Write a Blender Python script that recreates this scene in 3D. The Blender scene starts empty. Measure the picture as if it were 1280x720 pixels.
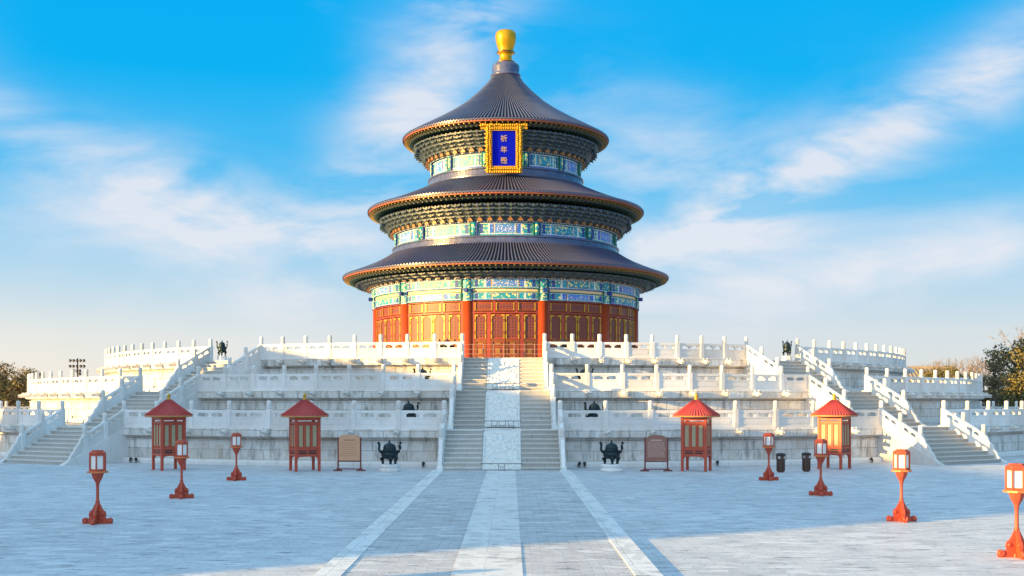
import bpy, math, random
from mathutils import Vector, Matrix
random.seed(7)
R = math.radians
S = bpy.context.scene
COL = S.collection

# ------------------------------------------------------------------ camera
cam_d = bpy.data.cameras.new("camera"); cam = bpy.data.objects.new("camera", cam_d); COL.objects.link(cam)
cam.location = (0.42, 0, 3.37); cam.rotation_euler = (R(90), 0, 0)
cam_d.sensor_width = 36; cam_d.lens = 40.72; cam_d.shift_x = 0.0016; cam_d.shift_y = 0.111
cam_d.clip_end = 5000; cam_d.clip_start = 0.1
S.camera = cam
# ------------------------------------------------------------------ exposure
S.view_settings.view_transform = 'Standard'; S.view_settings.look = 'None'
S.view_settings.gamma = 1; S.view_settings.use_curve_mapping = False
EXPO = 1.75
S.view_settings.exposure = EXPO
# ------------------------------------------------------------------ sun and sky
SUN_AZ = math.atan2(-0.908, -0.418)      # towards the sun, measured from +Y clockwise
SUN_EL = R(9.2)
sdir = Vector((math.sin(SUN_AZ)*math.cos(SUN_EL), math.cos(SUN_AZ)*math.cos(SUN_EL), math.sin(SUN_EL)))
sl = bpy.data.lights.new("sun", 'SUN'); sl.energy = 4.4; sl.angle = R(0.5); sl.color = (1.0, 0.62, 0.19)
so = bpy.data.objects.new("sun", sl); COL.objects.link(so)
so.rotation_euler = sdir.to_track_quat('Z', 'Y').to_euler(); so.location = (-60, -20, 40)

W = bpy.data.worlds.new("World"); S.world = W; W.use_nodes = True
nt = W.node_tree; N = nt.nodes; L = nt.links; N.clear()
def nn(t, **k):
    n = N.new(t)
    for a, b in k.items(): setattr(n, a, b)
    return n
def mth(op, a, b=None, c=None, clamp=False):
    n = nn('ShaderNodeMath', operation=op, use_clamp=clamp)
    for i, v in enumerate((a, b, c)):
        if v is None: continue
        if isinstance(v, (int, float)): n.inputs[i].default_value = v
        else: L.new(v, n.inputs[i])
    return n.outputs[0]
out = nn('ShaderNodeOutputWorld'); bg = nn('ShaderNodeBackground'); bg.inputs[1].default_value = 0.1
L.new(bg.outputs[0], out.inputs[0])
sky = nn('ShaderNodeTexSky', sky_type='NISHITA', sun_disc=False, sun_elevation=SUN_EL, sun_rotation=SUN_AZ % (2*math.pi))
sky.air_density = 1.0; sky.dust_density = 0.6; sky.ozone_density = 3.0
tc = nn('ShaderNodeTexCoord'); sep = nn('ShaderNodeSeparateXYZ'); L.new(tc.outputs['Generated'], sep.inputs[0])
U = mth('ARCTAN2', sep.outputs[0], sep.outputs[1]); V = mth('ARCSINE', sep.outputs[2])
# clear-sky colour by elevation, brightened above the view as fill
ramp = nn('ShaderNodeValToRGB'); L.new(mth('MULTIPLY', V, 1/0.8, clamp=True), ramp.inputs[0])
cr = ramp.color_ramp
pts = [(0.0, (0.84, 0.81, 0.77)), (0.07, (0.72, 0.80, 0.84)), (0.15, (0.34, 0.67, 0.93)), (0.23, (0.08, 0.55, 0.96)), (0.34, (0.0, 0.475, 0.97)), (0.50, (0.0, 0.44, 0.97)), (0.72, (0.26, 0.64, 1.0)), (1.0, (0.34, 0.70, 1.0))]
while len(cr.elements) < len(pts): cr.elements.new(0.5)
for e, (p, c) in zip(cr.elements, pts): e.position = p; e.color = (*c, 1)
# clouds: soft banks broken by stretched noise
comb = nn('ShaderNodeCombineXYZ'); L.new(U, comb.inputs[0]); L.new(mth('MULTIPLY', V, 1.6), comb.inputs[1])
mp = nn('ShaderNodeMapping'); mp.inputs['Rotation'].default_value = (0, 0, R(-24)); mp.inputs['Scale'].default_value = (3.0, 5.4, 1)
mp.inputs['Location'].default_value = (2.1, 0.7, 0)
L.new(comb.outputs[0], mp.inputs[0])
nz = nn('ShaderNodeTexNoise'); nz.inputs['Scale'].default_value = 2.0; nz.inputs['Detail'].default_value = 8; nz.inputs['Roughness'].default_value = 0.56
nz.inputs['Distortion'].default_value = 0.35
L.new(mp.outputs[0], nz.inputs['Vector'])
banks = [(-.262, .165, .095, .030, -16, 1.4), (-.30, .150, .14, .040, -4, .45), (-.115, .20, .19, .040, 60, 1.1), (.32, .225, .22, .026, 27, 1.15), (.26, .185, .22, .026, 22, .75), (.34, .115, .22, .035, 10, 1.0),
         (-.30, .10, .25, .05, 0, .30), (.12, .205, .11, .05, -25, .75), (-.03, .32, .10, .035, 70, .5), (-.42, .22, .10, .03, -30, .6), (.14,.12,.14,.06,30,.5)]
acc = None
for (u, v, su, sv, rot, st) in banks:
    c, s = math.cos(R(rot)), math.sin(R(rot))
    du = mth('SUBTRACT', U, u); dv = mth('SUBTRACT', V, v)
    a = mth('MULTIPLY', mth('ADD', mth('MULTIPLY', du, c), mth('MULTIPLY', dv, s)), 1/su)
    b = mth('MULTIPLY', mth('SUBTRACT', mth('MULTIPLY', dv, c), mth('MULTIPLY', du, s)), 1/sv)
    d2 = mth('ADD', mth('MULTIPLY', a, a), mth('MULTIPLY', b, b))
    g = mth('MULTIPLY', mth('POWER', 2.718, mth('MULTIPLY', d2, -0.9)), st)
    acc = g if acc is None else mth('ADD', acc, g)
n2 = mth('MULTIPLY', mth('SUBTRACT', nz.outputs[0], 0.38), 3.4, clamp=True)
loc = mth('MULTIPLY', acc, mth('ADD', mth('MULTIPLY', n2, 0.95), 0.10))
gen = mth('MULTIPLY', mth('SUBTRACT', nz.outputs[0], 0.66), 0.8, clamp=True)
cl = mth('MINIMUM', mth('ADD', mth('MULTIPLY', loc, 0.92), mth('MULTIPLY', gen, 0.5)), 0.9)
cl = mth('MULTIPLY', cl, mth('GREATER_THAN', sep.outputs[2], -0.02))
mixc = nn('ShaderNodeMix', data_type='RGBA'); L.new(cl, mixc.inputs[0]); L.new(ramp.outputs[0], mixc.inputs[6])
mixc.inputs[7].default_value = (0.86, 0.88, 0.95, 1)
# scale to display level at this exposure and add the physical sky
SKYK = 10.0 / (2**EXPO)
sc = nn('ShaderNodeMix', data_type='RGBA', blend_type='MULTIPLY'); sc.inputs[0].default_value = 1
L.new(mixc.outputs[2], sc.inputs[6]); sc.inputs[7].default_value = (SKYK*.92, SKYK*.92, SKYK*.92, 1)
ad = nn('ShaderNodeMix', data_type='RGBA', blend_type='ADD'); ad.inputs[0].default_value = 0.015
ad.clamp_result = False
L.new(sc.outputs[2], ad.inputs[6]); L.new(sky.outputs[0], ad.inputs[7])
# fill added to the unseen sky: glow towards the sun, brighter behind the viewer
vm = nn('ShaderNodeVectorMath', operation='DOT_PRODUCT'); L.new(tc.outputs['Generated'], vm.inputs[0]); vm.inputs[1].default_value = tuple(sdir)
glow = mth('POWER', mth('MAXIMUM', vm.outputs['Value'], 0.0), 1.4)
back = mth('MULTIPLY', mth('MAXIMUM', mth('MULTIPLY', sep.outputs[1], -1.0), 0.0), mth('GREATER_THAN', sep.outputs[2], -0.02))
gs = nn('ShaderNodeCombineColor'); gg = mth('MULTIPLY', glow, mth('GREATER_THAN', sep.outputs[2], -0.02))
for i, (a_, b_) in enumerate(((0.72, .42), (0.62, .42), (0.50, .44))):
    L.new(mth('MULTIPLY', mth('ADD', mth('MULTIPLY', gg, a_), mth('MULTIPLY', back, b_)), SKYK), gs.inputs[i])
ad2 = nn('ShaderNodeMix', data_type='RGBA', blend_type='ADD'); ad2.inputs[0].default_value = 1; ad2.clamp_result = False
L.new(ad.outputs[2], ad2.inputs[6]); L.new(gs.outputs[0], ad2.inputs[7])
# low western sky is creamier than the eastern
lw = mth('MULTIPLY', mth('MULTIPLY', mth('MULTIPLY', U, -2.2), 1, clamp=True), mth('SUBTRACT', 1.0, mth('MULTIPLY', V, 7.0), clamp=True), clamp=True)
ad3 = nn('ShaderNodeMix', data_type='RGBA', blend_type='ADD'); L.new(lw, ad3.inputs[0]); ad3.clamp_result = False
L.new(ad2.outputs[2], ad3.inputs[6]); ad3.inputs[7].default_value = (SKYK*.22, SKYK*.12, SKYK*.0, 1)
L.new(ad3.outputs[2], bg.inputs[0])

# ------------------------------------------------------------------ materials
class NT:
    def __init__(s, name):
        s.m = bpy.data.materials.new(name); s.m.use_nodes = True
        s.t = s.m.node_tree; s.b = s.t.nodes['Principled BSDF']
    def n(s, t, **k):
        x = s.t.nodes.new(t)
        for a, b in k.items(): setattr(x, a, b)
        return x
    def l(s, a, b): s.t.links.new(a, b)
    def val(s, sock, v):
        if isinstance(v, (int, float)): sock.default_value = v
        elif isinstance(v, tuple): sock.default_value = (*v, 1) if len(v) == 3 else v
        else: s.l(v, sock)
    def math(s, op, a, b=None, c=None, clamp=False):
        x = s.n('ShaderNodeMath', operation=op, use_clamp=clamp)
        for i, v in enumerate((a, b, c)):
            if v is not None: s.val(x.inputs[i], v)
        return x.outputs[0]
    def mix(s, f, a, b, blend='MIX'):
        x = s.n('ShaderNodeMix', data_type='RGBA', blend_type=blend)
        s.val(x.inputs[0], f); s.val(x.inputs[6], a); s.val(x.inputs[7], b)
        return x.outputs[2]
    def obj(s): return s.n('ShaderNodeTexCoord').outputs['Object']
    def mapping(s, vec, scale=(1,1,1), loc=(0,0,0)):
        x = s.n('ShaderNodeMapping'); x.inputs['Scale'].default_value = scale; x.inputs['Location'].default_value = loc
        s.l(vec, x.inputs[0]); return x.outputs[0]
    def noise(s, vec, scale, detail=4, rough=0.55):
        x = s.n('ShaderNodeTexNoise'); x.inputs['Scale'].default_value = scale
        x.inputs['Detail'].default_value = detail; x.inputs['Roughness'].default_value = rough
        s.l(vec, x.inputs['Vector']); return x.outputs[0]
    def ramp(s, f, a, b): # linear step a..b
        return s.math('MULTIPLY', s.math('SUBTRACT', f, a), 1.0/(b-a), clamp=True)
    def bump(s, h, strength=0.3, dist=0.02):
        x = s.n('ShaderNodeBump'); x.inputs['Strength'].default_value = strength; x.inputs['Distance'].default_value = dist
        s.l(h, x.inputs['Height']); s.l(x.outputs[0], s.b.inputs['Normal'])
def simple(name, col, rough=0.6, metal=0.0, var=0.18, scale=3.0, bump=0.0, coat=0.0, dirt=None, spec=None):
    t = NT(name); v = t.obj(); n = t.noise(v, scale, 5)
    f = t.math('ADD', t.math('MULTIPLY', t.math('SUBTRACT', n, 0.5), 2*var*1.6), 1.0)
    c = t.mix(1.0, col, (1,1,1), 'MULTIPLY')
    cx = t.n('ShaderNodeCombineColor'); 
    for i in range(3): t.l(f, cx.inputs[i])
    c = t.mix(1.0, col, cx.outputs[0], 'MULTIPLY')
    if dirt:
        n2 = t.noise(v, scale*2.7, 6, .65); c = t.mix(t.math('MULTIPLY', t.ramp(n2, .5, .75), dirt[1]), c, dirt[0])
    t.l(c, t.b.inputs['Base Color']); t.b.inputs['Roughness'].default_value = rough; t.b.inputs['Metallic'].default_value = metal
    if spec is not None: t.b.inputs['Specular IOR Level'].default_value = spec
    if coat: t.b.inputs['Coat Weight'].default_value = coat
    if bump: t.bump(n, bump, 0.03)
    return t.m

def marble_ring(name, Rr, block=1.35, course=0.52, z0=0.3, base=(0.78,0.765,0.745)):
    """weathered marble laid in courses round a circle"""
    t = NT(name); v = t.obj(); sp = t.n('ShaderNodeSeparateXYZ'); t.l(v, sp.inputs[0])
    ang = t.math('MULTIPLY', t.math('ARCTAN2', sp.outputs[0], t.math('MULTIPLY', sp.outputs[1], -1)), Rr)
    cb = t.n('ShaderNodeCombineXYZ'); t.l(ang, cb.inputs[0]); t.l(t.math('SUBTRACT', sp.outputs[2], z0), cb.inputs[1])
    br = t.n('ShaderNodeTexBrick'); t.l(cb.outputs[0], br.inputs['Vector'])
    br.inputs['Scale'].default_value = 1; br.inputs['Brick Width'].default_value = block; br.inputs['Row Height'].default_value = course
    br.inputs['Mortar Size'].default_value = 0.012; br.inputs['Mortar Smooth'].default_value = 0.2; br.inputs['Bias'].default_value = 0
    br.inputs['Color1'].default_value = (*base, 1); br.inputs['Color2'].default_value = (base[0]*.80, base[1]*.78, base[2]*.76, 1)
    br.inputs['Mortar'].default_value = (0.20, 0.17, 0.14, 1)
    n1 = t.noise(v, 0.55, 6, .6)
    c = t.mix(t.math('MULTIPLY', t.ramp(n1, .46, .66), .5), br.outputs[0], (0.50, 0.42, 0.33))
    # run-off streaks
    cs = t.n('ShaderNodeCombineXYZ'); t.l(t.math('MULTIPLY', ang, 1.7), cs.inputs[0]); t.l(t.math('MULTIPLY', sp.outputs[2], .35), cs.inputs[1])
    n2 = t.noise(cs.outputs[0], 1.6, 6, .7)
    c = t.mix(t.math('MULTIPLY', t.ramp(n2, .50, .66), .68), c, (0.12, 0.11, 0.09))
    n4 = t.noise(v, 2.3, 6, .7); c = t.mix(t.math('MULTIPLY', t.ramp(n4, .52, .70), .5), c, (0.45, 0.31, 0.19))
    n3 = t.noise(v, 6, 5, .7)
    c = t.mix(t.math('MULTIPLY', t.ramp(n3, .5, .8), .35), c, (0.40, 0.36, 0.31))
    t.l(c, t.b.inputs['Base Color']); t.b.inputs['Roughness'].default_value = .62
    hh = t.math('ADD', t.math('MULTIPLY', br.outputs['Fac'], -1.0), t.math('MULTIPLY', n3, .5)); t.bump(hh, .5, .015)
    return t.m
def marble(name, base=(0.78,0.75,0.70), stain=.45, scale=1.0, dark=(0.30,0.26,0.21)):
    t = NT(name); g = t.n('ShaderNodeNewGeometry').outputs['Position']
    n1 = t.noise(g, 0.9*scale, 6, .62); n2 = t.noise(t.mapping(g, (3.5,3.5,.9)), 1.6*scale, 6, .7); n3 = t.noise(g, 11*scale, 4, .6)
    c = t.mix(t.math('MULTIPLY', t.ramp(n1, .45, .7), .35), base, (base[0]*.72, base[1]*.66, base[2]*.58))
    c = t.mix(t.math('MULTIPLY', t.ramp(n2, .56, .74), stain), c, dark)
    c = t.mix(t.math('MULTIPLY', t.ramp(n3, .55, .8), .2), c, dark)
    ri = t.n('ShaderNodeObjectInfo').outputs['Random']; vv = t.math('ADD', t.math('MULTIPLY', ri, .20), .80)
    cc = t.n('ShaderNodeCombineColor'); t.l(vv, cc.inputs[0]); t.l(t.math('POWER', vv, 1.1), cc.inputs[1]); t.l(t.math('POWER', vv, 1.25), cc.inputs[2])
    c = t.mix(1.0, c, cc.outputs[0], 'MULTIPLY')
    t.l(c, t.b.inputs['Base Color']); t.b.inputs['Roughness'].default_value = .55
    t.bump(t.math('ADD', n3, t.math('MULTIPLY', n2, .8)), .25, .012)
    return t.m
def carved(name, base=(0.76,0.74,0.71)):
    t = NT(name); v = t.obj()
    vo = t.n('ShaderNodeTexVoronoi', feature='SMOOTH_F1'); vo.inputs['Scale'].default_value = 5.5; vo.inputs['Smoothness'].default_value = .6
    nd = t.noise(v, 3.0, 3); mv = t.n('ShaderNodeVectorMath', operation='ADD'); t.l(v, mv.inputs[0])
    cb = t.n('ShaderNodeCombineXYZ'); [t.l(t.math('MULTIPLY', nd, .5), cb.inputs[i]) for i in range(3)]; t.l(cb.outputs[0], mv.inputs[1])
    t.l(mv.outputs[0], vo.inputs['Vector']); n2 = t.noise(v, 14, 5, .6)
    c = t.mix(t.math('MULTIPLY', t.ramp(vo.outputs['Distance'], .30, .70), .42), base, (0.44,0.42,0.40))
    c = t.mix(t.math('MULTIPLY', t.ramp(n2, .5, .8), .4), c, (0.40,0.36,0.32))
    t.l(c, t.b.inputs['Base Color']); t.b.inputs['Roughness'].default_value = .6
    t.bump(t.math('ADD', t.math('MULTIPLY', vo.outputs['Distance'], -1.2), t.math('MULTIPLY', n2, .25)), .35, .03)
    return t.m
def paving(name, w, h, c1, c2, mortar, ms=0.012, rough=.55, bumpd=.03, rot=0, uneven=.5, wear=(0.55,0.56,0.58)):
    t = NT(name); v0 = t.obj(); mp = t.n('ShaderNodeMapping'); mp.inputs['Rotation'].default_value = (0,0,rot); t.l(v0, mp.inputs[0]); v = mp.outputs[0]
    nd = t.noise(v, .7, 3); ofs = t.n('ShaderNodeCombineXYZ'); t.l(t.math('MULTIPLY', nd, .12), ofs.inputs[0]); t.l(t.math('MULTIPLY', nd, .18), ofs.inputs[1])
    av = t.n('ShaderNodeVectorMath', operation='ADD'); t.l(v, av.inputs[0]); t.l(ofs.outputs[0], av.inputs[1])
    br = t.n('ShaderNodeTexBrick'); t.l(av.outputs[0], br.inputs['Vector']); br.inputs['Scale'].default_value = 1
    br.inputs['Brick Width'].default_value = w; br.inputs['Row Height'].default_value = h; br.inputs['Mortar Size'].default_value = ms
    br.inputs['Mortar Smooth'].default_value = .3; br.inputs['Bias'].default_value = 0
    br.inputs['Color1'].default_value = (*c1,1); br.inputs['Color2'].default_value = (*c2,1); br.inputs['Mortar'].default_value = (*mortar,1)
    big = t.noise(v0, .16, 5, .6); mid = t.noise(v0, 1.7, 6, .65); fine = t.noise(v0, 18, 4, .6)
    c = t.mix(t.math('MULTIPLY', t.ramp(big, .40, .66), .5), br.outputs[0], wear)
    c = t.mix(t.math('MULTIPLY', t.ramp(mid, .5, .72), .4), c, wear)
    cracks = t.math('MULTIPLY', t.ramp(mid, .30, .46), 1.0)
    vc = t.n('ShaderNodeTexVoronoi', feature='F1'); vc.inputs['Scale'].default_value = 1.9; vc.inputs['Randomness'].default_value = .8; t.l(t.mapping(v, (.8,1.7,1)), vc.inputs['Vector'])
    sc_ = t.n('ShaderNodeSeparateColor'); t.l(vc.outputs['Color'], sc_.inputs[0])
    c = t.mix(t.math('MULTIPLY', t.math('GREATER_THAN', sc_.outputs[0], .80), .38), c, (wear[0]*.55,wear[1]*.55,wear[2]*.57)); c = t.mix(t.math('MULTIPLY', t.math('LESS_THAN', sc_.outputs[0], .14), .5), c, (.74,.74,.76))
    gr = t.noise(v0, 6.5, 5, .7); c = t.mix(t.math('MULTIPLY', t.ramp(gr, .5, .72), .45), c, (wear[0]*.5,wear[1]*.5,wear[2]*.52))
    # short open joints and chipped edges
    jn = t.noise(t.mapping(v0, (.8, 3.2, 1)), 1.25, 7, .75); c = t.mix(t.math('MULTIPLY', t.ramp(jn, .565, .62), .8), c, (0.10,0.10,0.12)); c = t.mix(t.math('MULTIPLY', t.ramp(jn, .44, .34), .35), c, (0.70,0.70,0.72))
    t.l(c, t.b.inputs['Base Color']); 
    t.l(t.math('ADD', t.math('MULTIPLY', fine, .3), rough-.15), t.b.inputs['Roughness'])
    bw = t.n('ShaderNodeSeparateColor'); t.l(br.outputs[0], bw.inputs[0])
    h1 = t.math('MULTIPLY', br.outputs['Fac'], -1.0)
    h2 = t.math('ADD', h1, t.math('MULTIPLY', bw.outputs[0], uneven*2)); h3 = t.math('ADD', h2, t.math('MULTIPLY', mid, .8))
    t.bump(t.math('ADD', h3, t.math('MULTIPLY', fine, .25)), .55, bumpd)
    return t.m
def painted(name, ground, figure, scale=5.0, edge=(0.75,0.72,0.6), thr=.52):
    """polychrome beam painting: a ground colour with interlaced gilt figures"""
    t = NT(name); v = t.obj()
    vo = t.n('ShaderNodeTexVoronoi', feature='F1'); vo.inputs['Scale'].default_value = scale; t.l(v, vo.inputs['Vector'])
    n = t.noise(v, scale*1.1, 3, .6)
    m = t.math('ADD', t.math('MULTIPLY', vo.outputs['Distance'], .55), t.math('MULTIPLY', n, .55))
    c = t.mix(t.ramp(m, thr-.03, thr-.01), figure, edge); c = t.mix(t.ramp(m, thr, thr+.02), c, ground)
    t.l(c, t.b.inputs['Base Color']); t.b.inputs['Roughness'].default_value = .55
    return t.m
def lattice(name, bar, gap, pitch=0.17, Rr=12.0, w=.34):
    t = NT(name); v = t.obj(); sp = t.n('ShaderNodeSeparateXYZ'); t.l(v, sp.inputs[0])
    a = t.math('MULTIPLY', t.math('ARCTAN2', sp.outputs[0], t.math('MULTIPLY', sp.outputs[1], -1)), Rr); z = sp.outputs[2]
    p = t.math('FRACT', t.math('MULTIPLY', t.math('ADD', a, z), 1/pitch)); q = t.math('FRACT', t.math('MULTIPLY', t.math('SUBTRACT', a, z), 1/pitch))
    r_ = t.math('FRACT', t.math('MULTIPLY', a, 1/pitch))
    m = t.math('MAXIMUM', t.math('LESS_THAN', p, w), t.math('MAXIMUM', t.math('LESS_THAN', q, w), t.math('LESS_THAN', r_, w*.7)))
    t.l(t.mix(m, gap, bar), t.b.inputs['Base Color']); t.b.inputs['Roughness'].default_value = .5
    t.bump(m, .8, .03); return t.m
def tiles(name, col, dark):
    t = NT(name); v = t.obj(); n = t.noise(v, 1.3, 5, .6); n2 = t.noise(v, 9, 4, .7)
    sp = t.n('ShaderNodeSeparateXYZ'); t.l(v, sp.inputs[0])
    c = t.mix(t.ramp(n, .35, .7), col, dark); c = t.mix(t.math('MULTIPLY', t.ramp(n2, .52, .75), .4), c, (0.20,0.19,0.24))
    t.l(c, t.b.inputs['Base Color']); t.b.inputs['Roughness'].default_value = .30
    t.b.inputs['Coat Weight'].default_value = .15; t.b.inputs['Coat Roughness'].default_value = .2
    zz = t.math('FRACT', t.math('MULTIPLY', sp.outputs[2], 6)); t.bump(t.math('ADD', t.math('MULTIPLY', t.math('LESS_THAN', zz, .12), -.6), t.math('MULTIPLY', n2, .4)), .5, .02)
    return t.m

M = {}
M['marble'] = marble('marble', (0.76,0.745,0.73), stain=.5)
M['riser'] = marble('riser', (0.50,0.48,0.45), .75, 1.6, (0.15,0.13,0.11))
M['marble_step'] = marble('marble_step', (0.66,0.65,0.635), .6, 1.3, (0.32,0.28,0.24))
M['marble_rail'] = marble('marble_rail', (0.80,0.785,0.775), .42, dark=(0.36,0.31,0.26))
M['marble_head'] = marble('marble_head', (0.76,0.73,0.70), .25, 2.5)
for i, r in enumerate((45.45, 39.8, 34.1)): M['ring%d' % i] = marble_ring('terrace_marble_%d' % i, r)
M['carved'] = carved('carved_marble')
M['terrace_floor'] = paving('terrace_floor', 1.2, .6, (0.42,0.40,0.37), (0.34,0.33,0.31), (0.16,0.15,0.14))
M['court'] = paving('court_bricks', .56, .28, (0.58,0.59,0.62), (0.47,0.48,0.52), (0.34,0.34,0.37), .012, .6, .03, wear=(0.66,0.67,0.69))
M['path_brick'] = paving('path_bricks', .46, .23, (0.54,0.54,0.56), (0.44,0.44,0.46), (0.24,0.24,0.26), .010, .6, .035, uneven=.9, wear=(0.60,0.60,0.62))
M['slab'] = paving('path_slabs', 1.9, 1.38, (0.74,0.73,0.73), (0.66,0.66,0.66), (0.40,0.40,0.42), .008, .5, .01, rot=R(90), uneven=.1, wear=(0.78,0.78,0.78))
M['kerb'] = paving('kerb_stone', 1.25, .6, (0.80,0.80,0.80), (0.72,0.72,0.73), (0.40,0.40,0.41), .01, .5, .01, rot=R(90), uneven=.1, wear=(0.70,0.70,0.70))
M['tile'] = tiles('glazed_tile', (0.060,0.078,0.165), (0.085,0.085,0.14))
M['pan'] = simple('pan_tile', (0.005,0.006,0.012), .85, var=.3, scale=2)
M['collar'] = simple('collar_glaze', (0.060,0.070,0.15), .28, var=.5, scale=1.6, coat=.4, bump=.3)
M['red'] = simple('vermilion', (0.36,0.052,0.012), .42, var=.10, scale=1.2, coat=.15)
M['redwood'] = simple('red_woodwork', (0.27,0.034,0.012), .5, var=.14, scale=2)
M['fascia'] = simple('fascia_red', (0.30,0.070,0.02), .5, var=.25)
M['gold'] = simple('gilding', (0.48,0.28,0.02), .38, .25, var=.15, scale=6, bump=.15)
M['finial'] = simple('finial_gold', (0.60,0.31,0.004), .30, .6, var=.12, scale=2.5)
M['goldtrim'] = simple('gold_trim', (0.26,0.125,0.02), .45, .1, var=.15, scale=5)
M['goldcarve'] = simple('carved_gold', (0.56,0.29,0.008), .40, .3, var=.35, scale=5.5, bump=1.0)
M['gap'] = simple('gap_board', (0.30,0.13,0.03), .5, var=.4, scale=3)
M['peach'] = simple('board_orange', (0.82,0.55,0.30), .55, var=.06)
M['blue'] = painted('painted_blue', (0.02,0.13,0.55), (0.74,0.62,0.16), 7.5, thr=.37)
M['teal'] = painted('painted_teal', (0.0,0.27,0.42), (0.78,0.70,0.18), 8, thr=.38)
M['green'] = painted('painted_green', (0.01,0.19,0.25), (0.74,0.66,0.20), 8, thr=.38)
M['panelgold'] = painted('painted_gold_field', (0.01,0.26,0.36), (0.85,0.70,0.10), 5.0, thr=.45)
M['lilac'] = painted('painted_dragon_field', (0.06,0.20,0.62), (0.74,0.62,0.50), 8.0, thr=.44)
M['plainblue'] = simple('dark_blue_paint', (0.01,0.05,0.26), .5)
M['plaingreen'] = simple('dark_green_paint', (0.01,0.14,0.09), .5)
M['line'] = simple('pale_line', (0.55,0.62,0.60), .5, var=.05)
M['brk_blue'] = simple('bracket_blue', (0.030,0.055,0.15), .5, var=.5, scale=4)
M['brk_green'] = simple('bracket_green', (0.035,0.085,0.070), .5, var=.4, scale=4)
M['brk_gold'] = simple('bracket_gold', (0.34,0.28,0.14), .45, .1, var=.4, scale=5)
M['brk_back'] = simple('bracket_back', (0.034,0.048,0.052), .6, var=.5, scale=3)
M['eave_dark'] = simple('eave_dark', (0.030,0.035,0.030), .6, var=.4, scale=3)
M['rafter'] = simple('rafter_gold_end', (0.30,0.20,0.05), .45, .1, var=.3)
M['lattice'] = lattice('door_lattice', (0.20,0.042,0.026), (0.045,0.012,0.012), .24)
M['lattice_pale'] = lattice('pale_lattice', (0.72,0.50,0.28), (0.30,0.16,0.08), .24)
M['plaque'] = simple('plaque_blue', (0.0,0.006,0.45), .6, var=.03, spec=.08)
M['glyph'] = simple('plaque_glyph', (0.42,0.28,0.17), .5, .2)
M['kred'] = simple('lantern_red', (0.46,0.062,0.026), .5, var=.22, scale=7, coat=.05, bump=.15, dirt=((0.30,0.06,0.035),.5))
M['kroof'] = simple('pavilion_roof_red', (0.48,0.058,0.052), .55, var=.10, scale=5)
M['kedge'] = simple('eave_ochre', (0.50,0.22,0.07), .5)
M['cloth'] = simple('pavilion_window', (0.36,0.29,0.17), .6, var=.12)
M['white_pane'] = simple('lamp_pane', (0.80,0.80,0.76), .35, var=.03)
M['orange'] = simple('lamp_platform', (0.62,0.17,0.05), .45, var=.1)
M['bronze'] = simple('bronze', (0.020,0.036,0.042), .36, .65, var=.4, scale=7, bump=.2)
M['bronzeg'] = simple('bronze_gold', (0.10,0.075,0.035), .4, .6, var=.4, scale=6)
M['board_tan'] = simple('board_tan', (0.60,0.31,0.18), .5, var=.06, scale=2)
M['board_brown'] = simple('board_brown', (0.27,0.115,0.085), .5, var=.08, scale=2)
M['letter'] = simple('board_lettering', (0.56,0.36,0.30), .6)
M['letter2'] = simple('board_lettering_pale', (0.38,0.17,0.08), .6)
M['frame_red'] = simple('board_frame', (0.16,0.035,0.03), .5)
M['binbrown'] = simple('bin_brown', (0.075,0.032,0.02), .45, var=.2)
M['steel'] = simple('steel', (0.45,0.48,0.50), .35, .7)
M['darkmetal'] = simple('dark_metal', (0.04,0.04,0.045), .5, .5)
M['railmetal'] = simple('rail_metal', (0.42,0.22,0.17), .5, .2)
M['bark'] = simple('bark', (0.14,0.10,0.07), .85, var=.3, scale=6, bump=.5)
M['twig'] = simple('twig', (0.24,0.18,0.13), .8, var=.2)
M['wallred'] = simple('plaster_red', (0.36,0.20,0.13), .8, var=.1)
M['greytile'] = simple('grey_roof_tile', (0.30,0.24,0.17), .6, var=.2, scale=2, bump=.4)
def leafm(name, a, b):
    t = NT(name); g = t.n('ShaderNodeNewGeometry'); n = t.noise(g.outputs['Position'], .9, 3); 
    c = t.mix(t.ramp(n, .35, .65), a, b); t.l(c, t.b.inputs['Base Color']); t.b.inputs['Roughness'].default_value = .6
    return t.m
M['leaf'] = leafm('cypress_leaf', (0.085,0.080,0.020), (0.17,0.135,0.035))
M['leaf2'] = leafm('cypress_leaf_dry', (0.11,0.085,0.035), (0.20,0.15,0.06))

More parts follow.
